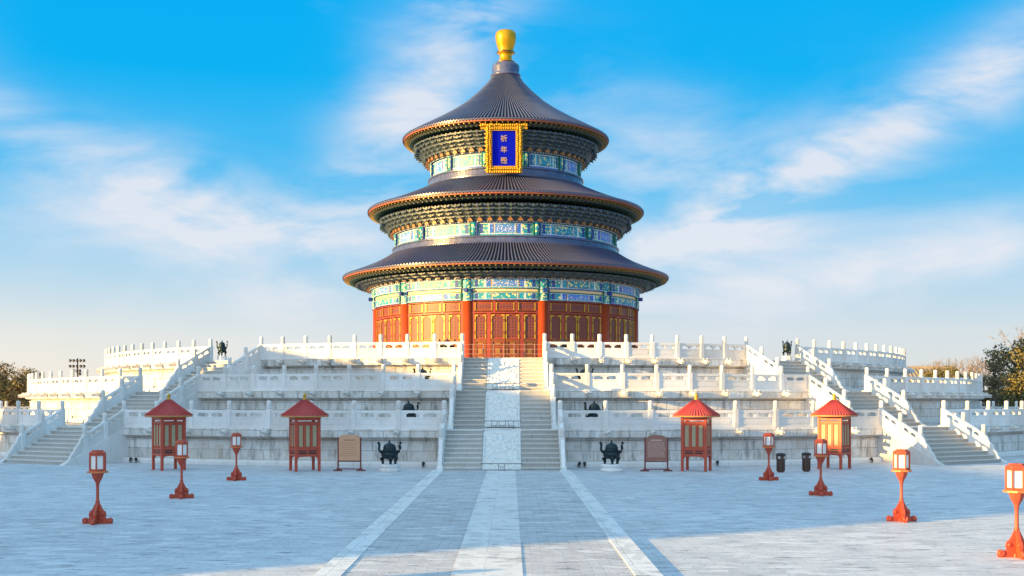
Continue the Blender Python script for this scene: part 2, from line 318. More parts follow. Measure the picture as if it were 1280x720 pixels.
# ------------------------------------------------------------------ mesh builder
class MB:
    def __init__(s): s.v = []; s.f = []; s.m = []; s.mats = []; s.sm = []
    def mi(s, m):
        if m not in s.mats: s.mats.append(m)
        return s.mats.index(m)
    def add(s, vs, fs, m, smooth=False, T=None):
        o = len(s.v); k = s.mi(m)
        if T is not None: vs = [tuple(T @ Vector(v)) for v in vs]
        s.v += vs
        for f in fs: s.f.append([o+i for i in f]); s.m.append(k); s.sm.append(smooth)
        return s
    def box(s, x0, x1, y0, y1, z0, z1, m, T=None):
        vs = [(x0,y0,z0),(x1,y0,z0),(x1,y1,z0),(x0,y1,z0),(x0,y0,z1),(x1,y0,z1),(x1,y1,z1),(x0,y1,z1)]
        return s.add(vs, [(0,3,2,1),(4,5,6,7),(0,1,5,4),(1,2,6,5),(2,3,7,6),(3,0,4,7)], m, False, T)
    def bev(s, x0, x1, y0, y1, z0, z1, m, b=.02, T=None):
        """box with chamfered vertical and top edges"""
        a = [(x0+b,y0),(x1-b,y0),(x1,y0+b),(x1,y1-b),(x1-b,y1),(x0+b,y1),(x0,y1-b),(x0,y0+b)]
        a2 = [(min(max(x,x0+b),x1-b) if True else x, min(max(y,y0+b),y1-b)) for x, y in a]
        vs = [(x,y,z0) for x,y in a]+[(x,y,z1-b) for x,y in a]+[(x,y,z1) for x,y in a2]
        fs = [tuple(range(7,-1,-1)), tuple(range(16,24))]
        for k in (0,8): fs += [(k+i,k+(i+1)%8,k+8+(i+1)%8,k+8+i) for i in range(8)]
        return s.add(vs, fs, m, False, T)
    def prism(s, poly, y0, y1, m, T=None):
        """polygon in x,z extruded along y"""
        n = len(poly); vs = [(x,y0,z) for x,z in poly]+[(x,y1,z) for x,z in poly]
        fs = [tuple(range(n)), tuple(range(2*n-1,n-1,-1))]+[(i,i+n,(i+1)%n+n,(i+1)%n) for i in range(n)]
        return s.add(vs, fs, m, False, T)
    def lathe(s, prof, m, n=32, T=None, a0=0, a1=360, smooth=True, cap=True):
        full = abs(a1-a0-360) < 1e-6; k = n if full else n+1; vs = []; fs = []
        for r, z in prof:
            for i in range(k):
                a = R(a0+(a1-a0)*i/n); vs.append((r*math.sin(a), -r*math.cos(a), z))
        for j in range(len(prof)-1):
            for i in range(n):
                i2 = (i+1) % k; fs.append((j*k+i, j*k+i2, (j+1)*k+i2, (j+1)*k+i))
        if cap and full:
            if prof[0][0] > 1e-4: fs.append(tuple(range(k-1,-1,-1)))
            if prof[-1][0] > 1e-4: fs.append(tuple((len(prof)-1)*k+i for i in range(k)))
        return s.add(vs, fs, m, smooth, T)
    def arc(s, r0, r1, a0, a1, z0, z1, m, n=3, T=None):
        vs = []; fs = []
        for i in range(n+1):
            a = R(a0+(a1-a0)*i/n); sa, ca = math.sin(a), -math.cos(a)
            vs += [(r0*sa,r0*ca,z0),(r1*sa,r1*ca,z0),(r1*sa,r1*ca,z1),(r0*sa,r0*ca,z1)]
        for i in range(n):
            p = 4*i; q = p+4
            fs += [(p+k, p+(k+1)%4, q+(k+1)%4, q+k) for k in range(4)]
        fs += [(3,2,1,0), (4*n,4*n+1,4*n+2,4*n+3)]
        return s.add(vs, fs, m, False, T)
    def tube(s, pts, rad, m, n=8, T=None, smooth=True):
        P = [Vector(p) for p in pts]; rr = rad if isinstance(rad, (list,tuple)) else [rad]*len(P); vs = []; fs = []
        up = Vector((0,0,1))
        for i, p in enumerate(P):
            d = (P[min(i+1,len(P)-1)]-P[max(i-1,0)]).normalized()
            u = d.cross(up if abs(d.z) < .95 else Vector((1,0,0))).normalized(); w = u.cross(d)
            for k in range(n):
                a = 2*math.pi*k/n; q = p+(u*math.cos(a)+w*math.sin(a))*rr[i]; vs.append(tuple(q))
        for i in range(len(P)-1):
            for k in range(n): fs.append((i*n+k, i*n+(k+1)%n, (i+1)*n+(k+1)%n, (i+1)*n+k))
        fs += [tuple(range(n-1,-1,-1)), tuple((len(P)-1)*n+k for k in range(n))]
        return s.add(vs, fs, m, smooth, T)
    def build(s, name, parent=None, loc=(0,0,0), rz=0):
        me = bpy.data.meshes.new(name); me.from_pydata(s.v, [], s.f)
        for m in s.mats: me.materials.append(M[m])
        me.polygons.foreach_set('material_index', s.m); me.polygons.foreach_set('use_smooth', s.sm); me.update()
        o = bpy.data.objects.new(name, me); COL.objects.link(o); o.parent = parent; o.location = loc; o.rotation_euler = (0,0,rz)
        return o
def empty(name, loc, rz=0):
    o = bpy.data.objects.new(name, None); COL.objects.link(o); o.location = loc; o.rotation_euler = (0,0,rz); o.empty_display_size = .3; return o
def tag(o, label=None, cat=None, group=None, kind=None):
    if label: o['label'] = label
    if cat: o['category'] = cat
    if group: o['group'] = group
    if kind: o['kind'] = kind
    return o
def inst(src, parent=None, loc=(0,0,0), rz=0, scale=None):
    c = src.copy(); COL.objects.link(c); c.parent = parent; c.location = loc; c.rotation_euler = (0,0,rz)
    if scale: c.scale = scale
    return c
def copy_tree(o, parent=None):
    kids = [k for k in ALL() if k.parent == o]
    c = o.copy(); COL.objects.link(c); c.parent = parent
    for k in kids: copy_tree(k, c)
    return c
def ALL(): return list(COL.objects)
class Proto:
    """first use moves the built mesh object itself, later uses copy it"""
    def __init__(s, mb, name): s.mb = mb; s.name = name; s.o = None
    def put(s, parent, loc=(0,0,0), rz=0, scale=None):
        if s.o is None:
            s.o = s.mb.build(s.name, parent, loc, rz)
            if scale: s.o.scale = scale
            return s.o
        return inst(s.o, parent, loc, rz, scale)
HC = (0, 105, 0)
def P(r, deg, z=0): return (r*math.sin(R(deg)), 105-r*math.cos(R(deg)), z)
def Lp(r, deg, z=0): return (r*math.sin(R(deg)), -r*math.cos(R(deg)), z)

# ------------------------------------------------------------------ ground, path
g = MB(); g.box(-1500,1500,-300,2500,-1,0,'court'); tag(g.build('courtyard_ground'), kind='structure')
b = MB(); b.box(-2.78,2.78,-40,55.9,.0,.07,'path_brick'); tag(b.build('raised_path'), kind='structure')
b = MB(); b.box(-3.31,-2.784,-40,55.9,.0,.085,'kerb'); b.box(2.784,3.31,-40,55.9,.0,.085,'kerb'); tag(b.build('path_kerb'), kind='structure')
b = MB(); b.box(-.70,.66,-40,55.4,.07,.082,'slab'); tag(b.build('central_path_slabs'), kind='structure')

# ------------------------------------------------------------------ terrace tiers
RR = (45.45, 39.8, 34.1); Z = (0, 1.94, 4.0, 6.05)
RAILW = ((2.98, 2.74, 2.52), (2.62, 2.52, 2.25))   # half widths: central, side flights
SIDE = 30.9
ordn = ('lowest', 'middle', 'top')
tiers = []
for t in range(3):
    r, z0, z1 = RR[t], Z[t], Z[t+1]; root = empty('terrace_tier', HC)
    tag(root, f'{ordn[t]} round white marble terrace tier with projecting cornice under the balustrade', 'terrace')
    tiers.append(root)
    b = MB(); b.lathe([(r-.02,z0),(r+.30,z0),(r+.30,z0+.16),(r+.24,z0+.27),(r+.10,z0+.30),(r-.02,z0+.30)], 'marble', 240, smooth=False, cap=False)
    b.build('plinth', root)
    b = MB(); b.lathe([(r,z0+.28),(r,z1-.66)], 'ring%d'%t, 240, smooth=False, cap=False); b.build('wall', root)
    b = MB(); b.lathe([(r,z1-.67),(r+.10,z1-.64),(r+.10,z1-.585),(r-.06,z1-.57),(r-.06,z1-.50),(r+.16,z1-.46),(r+.36,z1-.40),(r+.38,z1-.06),(r+.36,z1),(r-.9,z1)], 'ring%d'%t, 240, smooth=False, cap=False)
    b.build('cornice', root)
    b = MB(); b.lathe([(r-.9,z1),(0.1 if t == 2 else RR[t+1]-.3,z1)], 'terrace_floor', 180, smooth=False, cap=False); b.build('floor', root)

# balustrade pieces
def post_mb():
    b = MB(); w = .125
    b.bev(-w,w,-w,w,0,1.03,'marble_rail',.018)
    b.lathe([(.10,1.02),(.10,1.06),(.125,1.08),(.125,1.11),(.105,1.13),(.122,1.16),(.124,1.40),(.112,1.455),(.08,1.485),(0,1.49)], 'marble_head', 14)
    return b
def panel_mb(Lh, slope=0):
    """balustrade panel between posts, length Lh, sheared down by slope along +x"""
    b = MB(); T = Matrix(((1,0,0,0),(0,1,0,0),(-slope,0,1,0),(0,0,0,1))); x0 = .12; x1 = Lh-.12; m = 'marble_rail'
    b.box(x0-.02,x1+.02,-.12,.12,0,.10,m,T)                  # ground sill
    b.box(x0,x1,-.065,.065,.10,.63,m,T)
    c = (x0+x1)/2
    for sy in (-1,1):                                         # raised frame on the lower board
        y0, y1 = (-.085,-.065) if sy < 0 else (.065,.085)
        b.box(x0,x1,y0,y1,.56,.63,m,T); b.box(x0,x1,y0,y1,.10,.17,m,T)
        b.box(x0,x0+.09,y0,y1,.17,.56,m,T); b.box(x1-.09,x1,y0,y1,.17,.56,m,T)
        b.box(x0+.2,x1-.2,y0*.93,y1*.93,.25,.48,m,T)
    # openwork band: two cloud-shaped openings
    w = x1-x0; o = w*.30
    b.box(x0,x0+w*.13,-.06,.06,.63,.84,m,T); b.box(x1-w*.13,x1,-.06,.06,.63,.84,m,T)
    b.prism([(c-w*.06,.63),(c+w*.06,.63),(c+w*.035,.70),(c+w*.10,.84),(c-w*.10,.84),(c-w*.035,.70)],-.06,.06,m,T)
    for q in (x0+w*.13, c+w*.10):
        for sgn, a in ((1,q),(-1,q+w*.27)):
            b.prism([(a,.84),(a+sgn*w*.055,.84),(a,.76)] if sgn < 0 else [(a,.84),(a,.76),(a+w*.055,.84)],-.058,.058,m,T)
    b.prism([(x0,.84),(x1,.84),(x1,.95),(x1-.03,.985),(x0+.03,.985),(x0,.95)][::-1],-.085,.085,m,T)
    return b
def spout_mb():
    """dragon-head water spout"""
    b = MB()
    prof = [(0,.15,.13),(.18,.15,.12),(.30,.17,.14),(.42,.13,.11),(.55,.12,.09),(.62,.07,.05)]
    vs = []; fs = []; n = 8
    for x, w, h in prof:
        for k in range(n):
            a = 2*math.pi*(k+.5)/n; vs.append((w*math.cos(a), -x, .02+h*math.sin(a)))
    for j in range(len(prof)-1):
        for k in range(n): fs.append((j*n+k,(j+1)*n+k,(j+1)*n+(k+1)%n,j*n+(k+1)%n))
    fs.append(tuple((len(prof)-1)*n+k for k in range(n)))
    b.add(vs, fs, 'marble_head', True)
    for s in (-1,1): b.prism([(s*.08,.10),(s*.17,.13),(s*.12,.24)][::s],-.34,-.20,'marble_head')
    b.box(-.09,.09,-.60,-.40,-.11,-.06,'marble_head')
    return b
post = Proto(post_mb(), 'post'); spout = Proto(spout_mb(), 'water_spout')
GRP_B = 'marble balustrades round the terrace tiers'
panels = {}
def chord(r, d): return 2*r*math.sin(R(d/2))
def balustrade(t, a0, a1, n, ends, label):
    """a0..a1 degrees, n panels, posts at inner stations; ends = (post at a0?, post at a1?)"""
    r = RR[t]+.12; z = Z[t+1]; mid = (a0+a1)/2; root = empty('balustrade', P(r, mid, z), R(mid)); tag(root, label, 'balustrade', GRP_B)
    st = (a1-a0)/n; Lh = chord(r, st)
    key = t
    if key not in panels: panels[key] = (Proto(panel_mb(Lh), 'panel'), Lh)
    pr, L0 = panels[key]; inv = (Matrix.Translation(P(r,mid,z)) @ Matrix.Rotation(R(mid),4,'Z')).inverted()
    for i in range(n+1):
        a = a0+st*i
        if 0 < i < n or (i == 0 and ends[0]) or (i == n and ends[1]):
            post.put(root, inv @ Vector(P(r,a,z)), R(a-mid))
        if i < n:
            pr.put(root, inv @ Vector(P(r,a,z)), R(a+st/2-mid), (Lh/L0,1,1))
        if not (i == 0 and ends[0] is None) :
            if 0 < i < n: spout.put(tiers[t], Lp(RR[t]+.30, a, z-.20), R(a))
spans = {}
for t in range(3):
    r = RR[t]+.12; ac = math.degrees(math.asin(RAILW[0][t]/r)); hs = math.degrees(math.asin(RAILW[1][t]/r))
    nm = ('lowest','middle','top')[t]
    balustrade(t, ac, SIDE-hs, 8, (0,0), f'marble balustrade on the {nm} tier between the central and right stairs')
    balustrade(t, -(SIDE-hs), -ac, 8, (0,0), f'marble balustrade on the {nm} tier between the central and left stairs')
    st = (SIDE-hs-ac)/8; n = int((99-SIDE-hs)/st)
    balustrade(t, SIDE+hs, SIDE+hs+n*st, n, (0,1), f'curved marble balustrade on the {nm} tier right of the right stairs')
    balustrade(t, -(SIDE+hs+n*st), -(SIDE+hs), n, (1,0), f'curved marble balustrade on the {nm} tier left of the left stairs')

# ------------------------------------------------------------------ stairs with their rails
SL = 0.5
rail_panel = Proto(panel_mb(1.42, SL), 'panel')
def drum_mb():
    """scrolled drum stone closing a stair rail, x outward, base at slope"""
    b = MB(); pts = [(.12,-.02),(.12,.93),(.30,.86),(.42,.66),(.62,.60),(.74,.42),(.93,.36),(1.03,.20),(1.20,.14),(1.34,.02),(1.34,-.02)]
    pts = [(x, z-SL*x) for x, z in pts]
    b.prism(pts[::-1], -.085, .085, 'marble_rail')
    for cx, cz, rr in ((.42,.40,.17),(.80,.22,.11)):
        n = 14
        for s in (-1,1):
            vs = [(cx+rr*math.cos(2*math.pi*k/n), s*.11, cz-SL*cx+rr*math.sin(2*math.pi*k/n)) for k in range(n)]+[(cx+rr*math.cos(2*math.pi*k/n), s*.08, cz-SL*cx+rr*math.sin(2*math.pi*k/n)) for k in range(n)]
            b.add(vs, [tuple(range(n))]+[(k,(k+1)%n,n+(k+1)%n,n+k) for k in range(n)], 'marble_rail')
    return b
drum = Proto(drum_mb(), 'drum_stone')
from mathutils import noise as mnoise
def carve(b, xs, xe, zr, zl):
    """cloud-and-dragon relief: swirling ridges raised from the sloping slab"""
    nu, nv = 96, 52; vs = []; fs = []
    for i in range(nu+1):
        for j in range(nv+1):
            u, v = i/nu, j/nv; x = xs+(xe-xs)*u; y = -.93+1.86*v; p = Vector((x*1.5, abs(y)*1.6+.3*y, 3.1))
            w = mnoise.noise_vector(p*1.3)*.8; q = p+w
            h = abs(mnoise.noise(q*1.9))*1.5; h = 1-min(1, h*1.6); h = h*.06+.02*math.sin(9*(q.x+q.y))
            e = min(u, 1-u)*(xe-xs); g_ = min(v, 1-v)*1.86; edge = min(e, g_)
            if edge < .10: h = .045
            elif edge < .14: h = .0
            z0_ = zr(x)*(1)+ (0 if u < 1 else 0)
            vs.append((x, y, max(zr(x)+.012+h, zl)))
    for i in range(nu):
        for j in range(nv): k = i*(nv+1)+j; fs.append((k, k+nv+1, k+nv+2, k+1))
    b.add(vs, fs, 'carved')
pos_name = {0: 'central', 1: 'right', -1: 'left'}
for t in range(3):
    z0, z1 = Z[t], Z[t+1]; rise = z1-z0; run = rise/SL
    for side in (0,1,-1):
        hw = RAILW[0 if side == 0 else 1][t]; ang = SIDE*side; r = RR[t]+.12
        # local frame: x outward (descending), y lateral; origin at tier edge on floor level
        o3 = Vector((0,0,0)); base = Vector(P(math.sqrt(r*r-hw*hw), ang, z1)); rz = R(ang-90)
        nm = ('bottom','middle','top')[t]
        root = empty('stone_staircase', base, rz); tag(root, f'{nm} flight of the {pos_name[side]} marble stairs' + (' with a carved ramp slab in the middle' if side == 0 else ' cut into the round terrace'), 'stairs', 'flights of marble stairs up the terrace')
        n = 9; sw = hw-.16
        def flight(ya, yb, name='steps'):
            b = MB()
            for i in range(n):
                xe = .05+run*(n-i)/n; zt = -rise+rise*(i+1)/n-.004; zb = -rise+rise*i/n-(.004 if i else 0)
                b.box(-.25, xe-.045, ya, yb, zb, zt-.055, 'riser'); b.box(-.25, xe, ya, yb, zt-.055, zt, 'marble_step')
            return b.build(name, root)
        if side == 0:
            flight(-sw, -.985); flight(.985, sw)
            b = MB(); xs = .42; xe = run+.02; zr = lambda x: -SL*x+.06
            T = Matrix()
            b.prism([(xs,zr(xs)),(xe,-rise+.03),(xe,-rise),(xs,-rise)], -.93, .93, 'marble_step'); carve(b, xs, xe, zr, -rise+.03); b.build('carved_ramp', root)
            b = MB(); b.box(-.25,xs-.003,-.98,.98,-rise,-.008,'slab'); b.box(xe+.003,xe+.22,-.98,.98,-rise+.0,-rise+.045,'kerb')
            for s in (-1,1): b.prism([(xs,zr(xs)+.012),(xe,-rise+.042),(xe,-rise),(xs,-rise)], s*.957-.026, s*.957+.026, 'darkmetal' if False else 'marble_step')
            b.build('ramp_border', root)
        else: flight(-sw, sw)
        for s in (-1,1):    # sloping side walls (stringers)
            b = MB(); b.prism([(-.28,.05),(.0,.05),(run+.32,-rise+.0),(run+.32,-rise-.0),(-.28,-rise)][::-1], s*hw-.155, s*hw+.155, 'marble'); b.build('side_wall', root)
        for s in (-1,1):
            where = {0:{-1:'left',1:'right'},1:{-1:'left',1:'right'},-1:{-1:'left',1:'right'}}[side][s]
            rt = empty('stair_rail', base+Matrix.Rotation(rz,3,'Z') @ Vector((0, s*hw, .05)), rz)
            tag(rt, f'{where} marble rail of the {nm} flight of the {pos_name[side]} stairs', 'stair rail', 'marble stair rails with posts and drum stones')
            post.put(rt, (0,0,-.04)); k = run/4.12
            for q in (0,1):
                rail_panel.put(rt, (1.42*q*k,0,-SL*1.42*q*k), 0, (k,1,k if False else 1)); post.put(rt, (1.42*(q+1)*k,0,-SL*1.42*(q+1)*k-.04))
            drum.put(rt, (2.84*k,0,-SL*2.84*k), 0, (k,1,1))

# ------------------------------------------------------------------ the round hall
H = empty('round_hall', HC); tag(H, 'round triple-eaved red and blue temple hall with dark blue tiled roofs and gold finial', 'temple hall')
b = MB(); b.lathe([(13.6,Z[3]),(13.6,6.18),(13.5,6.2),(13.0,6.2),(13.0,6.34),(0.1,6.34)], 'marble', 120, smooth=False, cap=False); b.build('stone_base', H)
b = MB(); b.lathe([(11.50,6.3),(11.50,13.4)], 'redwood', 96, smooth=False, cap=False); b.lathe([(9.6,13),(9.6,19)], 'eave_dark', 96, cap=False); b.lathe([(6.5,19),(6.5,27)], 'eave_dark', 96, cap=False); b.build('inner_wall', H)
# columns
cb = MB(); cb.lathe([(.58,6.34),(.55,6.46),(.47,6.50),(.43,6.52),(.42,11.5)], 'red', 20); cm = Proto(cb, 'column')
hb = MB(); hb.lathe([(.455,11.5),(.455,13.36)], 'panelgold', 20, cap=False)
for z in (11.52,12.16,12.46,13.24): hb.lathe([(.475,z),(.475,z+.05)], 'line', 20, cap=False)
hb.box(-.49,-.44,-.40,.2,11.52,13.34,'plaingreen'); hb.box(.44,.49,-.40,.2,11.52,13.34,'plainblue')
hb.prism([(-.12,12.2),(.12,12.2),(.16,12.5),(-.16,12.5)],-.80,-.3,'plainblue'); hm = Proto(hb, 'column_head')
for k in range(12):
    a = 15+30*k; o = cm.put(H, Lp(11.66, a), R(a)); hm.put(o, (0,0,0), 0)
# bays
def seg(b, r0, r1, s0, s1, z0, z1, m, half=13.0, n=None):
    b.arc(r0, r1, half*s0, half*s1, z0, z1, m, n or max(1, int(abs(s1-s0)*half/2.2)))
def beam_mb(r, z0, z1, half, scheme, tiny=False):
    b = MB(); h = z1-z0; g1, g2 = ('teal','blue') if scheme else ('blue','teal'); ctr = 'panelgold' if scheme else 'lilac'
    cuts = [(-1,-.90,'green'),(-.90,-.80,'plainblue'),(-.80,-.62,'panelgold'),(-.62,-.56,'line'),(-.56,-.42,g1),(-.42,-.38,'goldtrim'),(-.38,.38,ctr),(.38,.42,'goldtrim'),(.42,.56,g1),(.56,.62,'line'),(.62,.80,'panelgold'),(.80,.90,'plainblue'),(.90,1,'green')]
    for s0, s1, m in cuts: seg(b, r-.12, r, s0, s1, z0, z1, m, half)
    for zz in (z0, z1-h*.07): seg(b, r, r+.03, -1, 1, zz, zz+h*.07, g2 if zz == z0 else 'plaingreen', half, 8)
    for zz in (z0+h*.09, z1-h*.14): seg(b, r, r+.02, -1, 1, zz, zz+h*.045, 'line', half, 8)
    for s in (-.38,.38): seg(b, r, r+.02, s-.01, s+.01, z0+h*.15, z1-h*.15, 'line', half)
    for zz in (z0+h*.17, z1-h*.21): seg(b, r, r+.022, -.37, .37, zz, zz+h*.04, 'teal' if not scheme else 'plainblue', half, 5)
    return b
def trim(b, a0, a1, z0, z1, w, m='goldtrim', r0=12.02, r1=12.06):
    da = math.degrees(w/12.0)
    b.arc(r0,r1,a0,a1,z0,z0+w,m,2); b.arc(r0,r1,a0,a1,z1-w,z1,m,2); b.arc(r0,r1,a0,a0+da,z0+w,z1-w,m,1); b.arc(r0,r1,a1-da,a1,z0+w,z1-w,m,1)
def leaf_door(a0, a1):
    b = MB(); z0, z1 = 6.62, 10.44; zl = 8.42
    b.arc(11.86,11.98,a0,a1,z0,z1,'redwood',2)
    trim(b,a0+.15,a1-.15,zl,z1-.05,.022); trim(b,a0+.15,a1-.15,z0+.05,zl-.10,.03)
    trim(b,a0+.6,a1-.6,zl-.52,zl-.2,.03); trim(b,a0+.6,a1-.6,z0+.18,z0+.5,.03); trim(b,a0+.6,a1-.6,z0+.62,zl-.62,.035)
    c = (a0+a1)/2
    for zz in (7.45,): b.arc(12.0,12.05,c-.9,c+.9,zz-.22,zz+.22,'goldtrim',2)
    b.arc(12.0,12.05,c-1.1,c+1.1,zl-.42,zl-.30,'goldtrim',2); b.arc(12.0,12.05,c-1.1,c+1.1,z0+.28,z0+.40,'goldtrim',2)
    l = MB(); l.arc(11.97,12.0,a0+.55,a1-.55,zl+.15,z1-.2,'lattice',2)
    F = []
    for s, e in ((a0+.1,1),(a1-.1,-1)):     # gilt corner and centre plates
        f = MB(); F.append(f); lo, hi = sorted((s+e*.2, s+e*.32)); f.arc(12.0,12.065,lo,hi,zl+.02,z1-.08,'gold',1)
        lo, hi = sorted((s, s+e*.42))
        f.arc(12.0,12.075,lo,hi,z1-.42,z1-.08,'gold',1); f.arc(12.0,12.075,lo,hi,zl+.02,zl+.36,'gold',1); f.arc(12.0,12.075,lo,hi,(zl+z1)/2-.36,(zl+z1)/2+.36,'gold',1)
        lo, hi = sorted((s, s+e*1.3)); f.arc(12.0,12.07,lo,hi,z1-.18,z1-.06,'gold',1)
    return b, l, F[0], F[1]
def transom(a0, a1):
    b = MB(); z0, z1 = 10.68, 11.40
    b.arc(11.86,11.98,a0,a1,z0,z1,'redwood',3); trim(b,a0+.1,a1-.1,z0+.04,z1-.04,.026)
    l = MB(); l.arc(11.97,12.0,a0+.7,a1-.7,z0+.16,z1-.16,'lattice',3); F = []
    for s, e in ((a0+.1,1),(a1-.1,-1)):
        f = MB(); F.append(f); lo, hi = sorted((s+e*.15, s+e*.3)); f.arc(12.0,12.065,lo,hi,z0+.05,z1-.05,'gold',1)
        lo, hi = sorted((s, s+e*.42)); f.arc(12.0,12.075,lo,hi,z0+.05,z0+.22,'gold',1); f.arc(12.0,12.075,lo,hi,z1-.22,z1-.05,'gold',1); f.arc(12.0,12.075,lo,hi,z0+.28,z1-.28,'gold',1)
    return b, l, F[0], F[1]
leafs = [leaf_door(-12.1,-7.3), leaf_door(-5.6,-.12), leaf_door(.12,5.6), leaf_door(7.3,12.1)]
trs = [transom(-12.1,-4.9), transom(-3.7,3.7), transom(4.9,12.1)]
LP = [tuple(Proto(x, n) for x, n in zip(l, ('door_leaf','lattice','gilt_fitting','gilt_fitting'))) for l in leafs]
TP = [tuple(Proto(x, n) for x, n in zip(l, ('transom_window','lattice','gilt_fitting','gilt_fitting'))) for l in trs]
fm = MB()
for a0, a1 in ((-13.4,-12.15),(-7.25,-5.65),(5.65,7.25),(12.15,13.4)): fm.arc(11.8,12.03,a0,a1,6.6,10.5,'redwood',1)
for a0, a1 in ((-13.4,-12.15),(-4.85,-3.75),(3.75,4.85),(12.15,13.4)): fm.arc(11.8,12.03,a0,a1,10.62,11.46,'redwood',1)
fm.arc(11.8,12.06,-13.4,13.4,10.5,10.62,'redwood',6); fm.arc(11.8,12.06,-13.4,13.4,11.46,11.56,'redwood',6); fm.arc(11.8,12.10,-13.4,13.4,6.34,6.6,'redwood',6)
FP = Proto(fm, 'bay_frame')
peach = MB(); seg(peach,12.0,12.14,-1,1,12.24,12.46,'peach',13,6); seg(peach,12.0,12.2,-1,1,12.20,12.24,'plaingreen',13,6); seg(peach,12.0,12.2,-1,1,12.46,12.50,'plaingreen',13,6)
PP = Proto(peach, 'board')
B1 = [Proto(beam_mb(12.28,12.5,13.28,13.0,s), 'painted_beam') for s in (0,1)]; B2 = [Proto(beam_mb(12.22,11.56,12.2,13.0,s), 'painted_beam') for s in (1,0)]
B3 = [Proto(beam_mb(9.93,17.06,18.16,13.2,s), 'painted_beam') for s in (0,1)]; B4 = [Proto(beam_mb(6.74,23.34,24.60,12.6,s), 'painted_beam') for s in (0,1)]
sc2 = MB(); sc2.lathe([(.24,17.06),(.24,18.2)], 'panelgold', 12); sc2.box(-.31,-.24,-.17,.1,17.06,18.18,'plaingreen'); sc2.box(.24,.31,-.17,.1,17.06,18.18,'plainblue'); SC2 = Proto(sc2, 'short_column')
sc3 = MB(); sc3.lathe([(.2,23.34),(.2,24.62)], 'panelgold', 12); sc3.box(-.26,-.2,-.15,.1,23.34,24.6,'plaingreen'); sc3.box(.2,.26,-.15,.1,23.34,24.6,'plainblue'); SC3 = Proto(sc3, 'short_column')
for k in range(-3, 4):
    a = R(30*k); s = k % 2
    Q = (.982,.982,1); FP.put(H, (0,0,0), a, Q); PP.put(H, (0,0,0), a, Q)
    for Pl in LP+TP:
        o = Pl[0].put(H, (0,0,0), a, Q); Pl[1].put(o); Pl[2].put(o); Pl[3].put(o)
    for BB in (B1,B2): BB[s].put(H, (0,0,0), a, Q)
    for BB in (B3,B4): BB[s].put(H, (0,0,0), a)
for k in range(12):
    a = 15+30*k; SC2.put(H, Lp(9.95,a), R(a)); SC3.put(H, Lp(6.76,a), R(a))
# roofs
def roof(name, prof, n, rib, zt):
    """prof from top (inner) to rim; zt = underside of the tile edge"""
    b = MB(); pan = [(r, z-.02) for r, z in prof]; b.lathe(pan, 'pan', 180, smooth=True, cap=False)
    Rm, Zr = prof[-1]
    fine = []
    for (r0,z0),(r1,z1) in zip(prof[:-1], prof[1:]): fine += [(r0,z0)]
    fine.append(prof[-1])
    for k in range(n):
        a = 360*k/n; aa = R(a); ux, uy = math.sin(aa), -math.cos(aa); tx, ty = math.cos(aa), math.sin(aa); vs = []; fs = []
        for r, z in fine:
            w = min(rib, .24*2*math.pi*r/n)
            for c, s in ((-1,0),(-.75,.7),(0,1),(.75,.7),(1,0)):
                vs.append((ux*r+tx*w*c, uy*r+ty*w*c, z+s*w*1.7))
        m = len(fine)
        for j in range(m-1):
            for q in range(4): fs.append((j*5+q, j*5+q+1, (j+1)*5+q+1, (j+1)*5+q))
        b.add(vs, fs, 'tile', True)
        # round end tile and pointed drip tile
        w = rib; c = 6; vs = [(ux*(Rm+.03)+tx*w*1.15*math.cos(math.pi*2*i/c), uy*(Rm+.03)+ty*w*1.15*math.cos(math.pi*2*i/c), Zr+w*.1+w*1.15*math.sin(math.pi*2*i/c)) for i in range(c)]
        vs += [(x-ux*.06, y-uy*.06, z) for x, y, z in vs]
        b.add(vs, [tuple(range(c))]+[(i,(i+1)%c,c+(i+1)%c,c+i) for i in range(c)], 'tile')
        a2 = R(a+180/n); ux, uy = math.sin(a2), -math.cos(a2); tx, ty = math.cos(a2), math.sin(a2); hw = math.pi*Rm/n-.01
        b.add([(ux*(Rm+.02)-tx*hw, uy*(Rm+.02)-ty*hw, Zr+.02),(ux*(Rm+.02)+tx*hw, uy*(Rm+.02)+ty*hw, Zr+.02),(ux*(Rm+.0), uy*(Rm+.0), zt),(ux*(Rm-.03), uy*(Rm-.03), Zr)], [(0,2,1),(0,3,2),(3,1,2)], 'tile')
    b.build(name, H)
    # fascia and rafters
    f = MB(); f.lathe([(Rm-.07,Zr-.02),(Rm-.07,zt-.05),(Rm-.16,zt-.05),(Rm-.16,zt+.02)], 'fascia', 180, smooth=False, cap=False); f.build('fascia', H)
    q = MB(); nr = int(n*.62)
    for k in range(nr):
        a = 360*(k+.5)/nr; T = Matrix.Rotation(R(a),4,'Z')
        q.box(-.045,.045,-(Rm-.16),-(Rm-1.0),zt-.17,zt-.08,'rafter' ,T)
        q.box(-.05,.05,-(Rm-.60),-(Rm-1.7),zt-.34,zt-.24,'brk_green',T)
    o = q.build('rafters', H); o['kind'] = 'stuff'
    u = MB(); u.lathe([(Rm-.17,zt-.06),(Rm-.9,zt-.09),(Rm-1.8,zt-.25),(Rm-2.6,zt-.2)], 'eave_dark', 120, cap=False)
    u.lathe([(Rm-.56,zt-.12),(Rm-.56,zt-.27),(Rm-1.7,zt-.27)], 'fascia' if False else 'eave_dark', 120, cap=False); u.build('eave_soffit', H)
roof('lower_roof', [(10.35,16.38),(11.1,15.90),(12,15.42),(13,14.98),(13.9,14.62),(14.62,14.36)], 300, .072, 14.20)
roof('middle_roof', [(7.08,22.52),(8,22.05),(9,21.60),(10.2,21.10),(11.4,20.62),(12.42,20.28)], 256, .070, 20.10)
